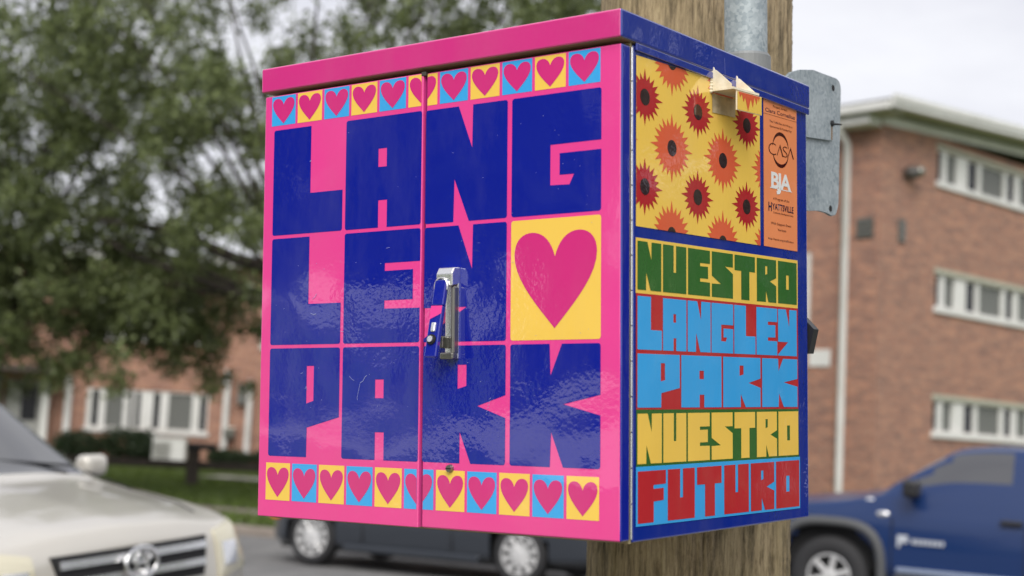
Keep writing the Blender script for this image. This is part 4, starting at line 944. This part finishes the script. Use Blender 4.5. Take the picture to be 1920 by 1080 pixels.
# --- credit plaque with its lettering
PV0, PV1 = 389.2, 501
pz = lambda f, t: (609.9 + 3.7 * f) * (1 - t) + (392 + 1 * f) * t
plq = flat('credit_plaque', [([(PV0, pz(0, 1)), (PV1, pz(1, 1)), (PV1, pz(1, 0)), (PV0, pz(0, 0))], [], 1, 0)], SIDE, M['plaque'], cab)
def text(s, f0, f1, t, hgt, m, bold=0., name='lettering', track=1.):
    """one printed line fitted between fractions f0..f1 of the plaque width, centred at fraction t from its top"""
    cu = bpy.data.curves.new('t', 'FONT'); cu.body = s; cu.size = 1; cu.offset = bold; cu.space_character = track; cu.resolution_u = 3
    ob = bpy.data.objects.new('t', cu); COL.objects.link(ob); bpy.context.view_layer.update()
    me = bpy.data.meshes.new_from_object(ob); bpy.data.objects.remove(ob); bpy.data.curves.remove(cu)
    co = np.zeros(len(me.vertices) * 3, dtype=np.float32); me.vertices.foreach_get('co', co); co = co.reshape(-1, 3)
    x_ = (co[:, 0] - co[:, 0].min()) / (np.ptp(co[:, 0]) + 1e-9); y_ = co[:, 1] / .7 - .5
    f = f0 + x_ * (f1 - f0); tt = t - y_ * hgt
    q = np.stack([np.full(len(f), .0003 * 2 + (.0002 if bold > .01 else 0)), (PV0 + f * (PV1 - PV0)) / 1000, ((609.9 + 3.7 * f) * (1 - tt) + (392 + f) * tt) / 1000], 1)
    me.vertices.foreach_set('co', q.astype(np.float32).ravel()); me.materials.clear(); me.materials.append(m); me.update()
    o = link(bpy.data.objects.new(name, me), plq); me.name = name; return o
def bar(f0, f1, t0, t1, m, name='rule_line'):
    c = lambda f, t: (PV0 + f * (PV1 - PV0), pz(f, t)); flat(name, [([c(f0, t1), c(f1, t1), c(f1, t0), c(f0, t0)], [], 2, 0)], SIDE, m, plq)
text('Project Artist:', .28, .71, .052, .018, M['ink'], .0); text('Clara Cornelius', .05, .94, .088, .027, M['inknavy'], .004); bar(0, 1, .1145, .1165, M['ink'])
text('This Traffic Box Art Wrap is', .17, .86, .158, .015, M['ink'], .002); text('Sponsored & Funded by:', .18, .84, .190, .015, M['ink'], .002)
# CASA mark: broken oval behind thin tall letters
def arc(f0, t0, rf, rt, a0, a1, w0):
    pts_o, pts_i = [], []
    for k in range(25):
        a = a0 + (a1 - a0) * k / 24; th_ = w0 * (.25 + .75 * math.sin(math.pi * k / 24)); c_, s_ = math.cos(a), math.sin(a)
        pts_o.append((f0 + c_ * (rf + th_ * .5), t0 - s_ * (rt + th_ * .3))); pts_i.append((f0 + c_ * (rf - th_ * .5), t0 - s_ * (rt - th_ * .3)))
    conv = lambda p: (PV0 + p[0] * (PV1 - PV0), pz(p[0], p[1])); flat('casa_oval', [([conv(p) for p in pts_o + pts_i[::-1]], [], 2, 0)], SIDE, M['ink'], plq)
arc(.50, .330, .24, .102, R(8), R(172), .04); arc(.50, .342, .24, .102, R(198), R(342), .04)
text('C', .14, .36, .34, .084, M['ink'], -.018); text('S', .56, .71, .34, .078, M['ink'], -.018)
for f0 in (.38, .70):
    c = lambda f, t: (PV0 + f * (PV1 - PV0), pz(f, t))
    flat('lettering', [([c(f0, .378), c(f0 + .02, .378), c(f0 + .098, .318), c(f0 + .17, .378), c(f0 + .205, .378), c(f0 + .105, .298)], [], 2, 0)], SIDE, M['ink'], plq)
text('WE ARE ONE', .42, .60, .283, .010, M['ink']) if False else None
text('BJA', .21, .81, .549, .104, M['white'], .03, track=.86); bar(.18, .36, .600, .606, M['white']); bar(.50, .83, .600, .606, M['white'])
c = lambda f, t: (PV0 + f * (PV1 - PV0), pz(f, t))
flat('lettering', [([c(.38, .60), c(.50, .60), c(.47, .622), c(.41, .622)], [], 2, 0)], SIDE, M['white'], plq)
text('A Program of the', .27, .75, .672, .017, M['ink'], .002)
text('H', .13, .225, .73, .058, M['inknavy'], .02); text('YATTSVILLE', .24, .88, .725, .042, M['inknavy'], .012)
text('Community Development Corp.', .27, .88, .765, .013, M['ink'], .004); text('With Support from:', .20, .81, .838, .017, M['ink'], .002); text('Verizon', .40, .65, .876, .017, M['ink'], .002); text('http://hycdc.org/traffic-box', .12, .88, .943, .014, M['ink'], .002)

# --- small hood fixed on the side: two gussets, a shelf and a printed front lip, bare patch below
hood = flat('hood', [], SIDE, M['cream'], cab) if False else None
def gusset(v, zo, parent=None):
    j = [(0, .622 + zo), (.0045, .621 + zo), (.0065, .6165 + zo), (.0085, .6165 + zo), (.0312, .5955 + zo), (.0312, .5895 + zo), (0, .5905 + zo)]
    return prism('gusset', [(a, b) for a, b in j], 1, v, v + .0022, M['cream'], parent)
shelf = prism('hood', [(.2290, .588), (.3065, .5915), (.3065, .5945), (.2290, .591)], 0, .0002, .0345, M['cream'], cab)
gusset(.2295, 0, shelf); gusset(.2975, .0005, shelf)
# torn bead along the wall side of the near gusset
bm = bmesh.new()
for k in range(9):
    z_ = .588 + k * .0042; bmesh.ops.create_icosphere(bm, subdivisions=1, radius=.0026 + .0008 * random.random(), matrix=Matrix.Translation((.0012, .2285 + random.uniform(-.0006, .0006), z_)))
bmobj('caulk_bead', bm, M['cream'], shelf, True)
lip = prism('front_lip', [(.2400, .5612), (.3140, .5648), (.3140, .5905), (.2400, .5872)], 0, .0325, .0345, M['cream'], shelf)
# print on the lip: yellow with the spikes of a cut-off orange sunflower
LP = lambda a, b, l: (.0345 + .0003 * l, a / 1000, b / 1000)
lp = [(240.6, 561.8), (313.4, 565.3), (313.4, 589.9), (240.6, 586.6)]
tops = lambda v: 586.6 + (v - 240.6) / 72.8 * 3.3
def tri(a, b, c_): return [(a, tops(a)), (c_[0], c_[1]), (b, tops(b))]
sp = [[(244, tops(244)), (248, 579), (253, tops(253) - 2.5), (258, 574.5), (263, tops(263) - 6), (271.5, 563.8), (280, tops(280) - 6), (286, 571), (291, tops(291) - 2.5), (297, 577), (302, tops(302) - 1), (304, 582), (308, tops(308))]]
flat('lip_print', [(lp, [], 1, 0)] + [(s_, [], 2, 1) for s_ in sp], LP, None, shelf, [M['yellow'], M['sunorange']])
flat('bare_patch', [([(232.5, 559.8), (299.5, 563.2), (300, 588.5), (232.5, 586)], [], 4, 0)], SIDE, M['patch'], cab)

# --- handle on the right door
hd = box('handle', (-.2690, -.004, .222), (-.2475, .0005, .342), M['chrome'], cab, .0015)
prism('handle_cap', [(-.001, .343), (-.013, .342), (-.018, .334), (-.0175, .317), (-.009, .321), (-.001, .322)], 0, -.2735, -.2470, M['chrome'], hd, .0015)
box('handle_cheek', (-.2535, -.013, .228), (-.2475, -.0005, .318), M['steel'], hd, .0025)
tube('handle_ring', [Vector((-.2640 + .0105 * math.cos(a), -.0195, .316 + .012 * math.sin(a))) for a in np.linspace(-.3, math.pi + .3, 15)], .0014, M['chrome'], hd, 8)
# lever: three print bands with a slot and bolt hole, swung slightly out at the foot
lvm = Matrix.Translation((-.2640, -.0165, .325)) @ Matrix.Rotation(R(-12), 4, 'X')
def lev(z0, z1, m, nm='lever'):
    bm = bmesh.new(); add_box(bm, (-.0095, -.004, z0), (.0095, .003, z1), .0014, 2, lvm); return bmobj(nm, bm, m, hd)
lev(-.035, 0, M['navy']); lev(-.104, -.0352, M['navy'])
flat('lever_print', [([(-9.2, -54), (9.2, -46), (9.2, -35.5), (-9.2, -35.5)], [], 0, 0)], lambda a, b, l: tuple(lvm @ Vector((a / 1000, -.0043, b / 1000))), M['pink'], hd)
V, Fc = [], []
bm = bmesh.new(); add_box(bm, (-.0035, -.0062, -.071), (.0035, -.003, -.058), .0015, 2, lvm); bmobj('slot_collar', bm, M['chrome'], hd)
bm = bmesh.new(); bmesh.ops.create_cone(bm, cap_ends=True, segments=24, radius1=.0068, radius2=.0068, depth=.004, matrix=lvm @ Matrix.Translation((0, -.0045, -.081)) @ Matrix.Rotation(R(90), 4, 'X')); bmobj('bolt_collar', bm, M['dark'], hd)
bm = bmesh.new(); bmesh.ops.create_cone(bm, cap_ends=True, segments=8, radius1=.0048, radius2=.0044, depth=.006, matrix=lvm @ Matrix.Translation((0, -.006, -.081)) @ Matrix.Rotation(R(90), 4, 'X')); bmobj('bolt', bm, M['chrome'], hd)
box('latch_link', (-.2660, -.020, .236), (-.2610, -.004, .252), M['steel'], hd, .002)
box('handle_foot', (-.2700, -.014, .2215), (-.2480, -.0005, .2305), M['steel'], hd, .002)
bm = bmesh.new(); bmesh.ops.create_cone(bm, cap_ends=True, segments=16, radius1=.0055, radius2=.0045, depth=.005, matrix=Matrix.Translation((-.2600, -.0028, .0795)) @ Matrix.Rotation(R(90), 4, 'X')); sc_ = bmobj('screw', bm, M['steel'], cab)
box('screw_slot', (-.2643, -.0059, .0788), (-.2557, -.0051, .0802), M['dark'], sc_)
box('notch', (-.3150, -.0040, .6045), (-.3070, .002, .6105), mat('dark_notch', (.05, .045, .035), .7), cab, .001)

# --- scuffs and scratches on the wrap
scuff = mat('scuff_mark', srgb(150, 155, 205), .5)
def scratch(pts, wd, pl, m=scuff):
    for (a, b), (c_, d) in zip(pts[:-1], pts[1:]):
        v = Vector((c_ - a, d - b)); n_ = Vector((-v.y, v.x)).normalized() * wd / 2
        SCR.setdefault(pl, []).append(([(a - n_.x, b - n_.y), (c_ - n_.x, d - n_.y), (c_ + n_.x, d + n_.y), (a + n_.x, b + n_.y)], [], 2, 0))
SCR = {}
scratch([(-436, 200), (-431, 196), (-427, 194)], .5, 'L'); scratch([(-416, 191), (-411, 193), (-407, 199), (-404, 201)], .7, 'L'); scratch([(-416, 190), (-419, 178), (-421, 170), (-420, 167)], .5, 'L')
scratch([(-508, 309), (-503, 312), (-500, 316)], .6, 'L'); scratch([(-511, 289), (-505, 287), (-500, 288)], .8, 'L'); scratch([(-528, 204), (-524, 205)], .6, 'L'); scratch([(-519, 182), (-517, 186), (-515, 180)], .5, 'L')
scratch([(-517.5, 506), (-515, 507)], 1.2, 'L'); scratch([(-372, 374), (-366, 375)], .5, 'L'); scratch([(-452, 262), (-447, 262)], .5, 'L')
for k in range(30): a, b = random.uniform(-585, -320), random.uniform(90, 550); scratch([(a, b), (a + random.uniform(.4, 1.8), b + random.uniform(-.8, .8))], random.uniform(.3, .6), 'L')
for k in range(30): a, b = random.uniform(-300, -35), random.uniform(90, 550); scratch([(a, b), (a + random.uniform(.4, 1.8), b + random.uniform(-.8, .8))], random.uniform(.3, .6), 'R')
for k in range(6): scratch([(-203 + k, 150 + 4 * k), (-201 + k * 1.3, 152 + 4 * k)], .4, 'R')
for k in range(46): a = random.gauss(527, 4); b = random.uniform(28, 85); scratch([(min(a, 536), b), (min(a, 536) + .8, b + random.uniform(.4, 2))], random.uniform(.5, 1.1), 'S')
for k in range(5): scratch([(262 + k * .3, 640 - k * 6), (262 + (k + 1) * .3, 634 - k * 6)], .4, 'T')
flat('scuff', SCR['L'], FRONT_L, scuff, DL_); flat('scuff', SCR['R'], FRONT_R, scuff, DR_); flat('scuff', SCR['S'], SIDE, scuff, body)
flat('scuff', SCR['T'], lambda a, b, l: (.0046, a / 1000, b / 1000), scuff, lid)

# --- galvanised mounting bracket behind, wing with holes
poly = [(.541, .668), (.560, .680), (.593, .690), (.643, .699), (.735, .702), (.747, .699), (.752, .692), (.7535, .684), (.7400, .497), (.737, .487), (.728, .474), (.712, .4705), (.690, .474), (.660, .474), (.6195, .4695), (.541, .472)]
br_ = prism('mounting_bracket', poly, 0, -.041, -.036, M['galv'], cab, .0012)
prism('clamp_plate', [(.541, .5805), (.615, .5853), (.7059, .5925), (.708, .60), (.708, .645), (.690, .658), (.640, .664), (.541, .660)], 0, -.0358, -.031, M['galv'], br_, .001)
box('web_plate', (-.55, .5395, .474), (-.0412, .547, .668), M['galv'], br_, .001); box('pole_spacer', (-.40, .5472, .49), (-.24, .59, .65), M['galv'], br_, .003)
for v_, z_ in ((.7204, .6831), (.7059, .4823)):
    bm = bmesh.new(); bmesh.ops.create_cone(bm, cap_ends=True, segments=16, radius1=.0052, radius2=.0052, depth=.0064, matrix=Matrix.Translation((-.0385, v_, z_)) @ Matrix.Rotation(R(90), 4, 'Y')); bmobj('bolt_hole', bm, M['dark'], br_)
tube('nail', [(-.036, .7022, .621), (-.014, .703, .6175)], [.0022, .0012], M['black'], br_, 8)
bm = bmesh.new(); bmesh.ops.create_cone(bm, cap_ends=True, segments=14, radius1=.005, radius2=.005, depth=.003, matrix=Matrix.Translation((-.0298, .7022, .621)) @ Matrix.Rotation(R(90), 4, 'Y')); bmobj('nail_head', bm, M['black'], br_)
flat('rust_streak', [([(699.5, 594), (703.5, 594), (704.5, 618), (700.5, 618)], [], 0, 0)], lambda a, b, l: (-.0306, a / 1000, b / 1000), mat('rust', (.22, .12, .045), .9), br_)
prism('cable_boot', [(-.012, .300), (.009, .2785), (.0005, .242), (-.014, .242)], 1, .5385, .556, M['black'], cab)

for o in list(sc.objects):
    if o.type == 'MESH' and o.parent is None and 'kind' not in o: pass
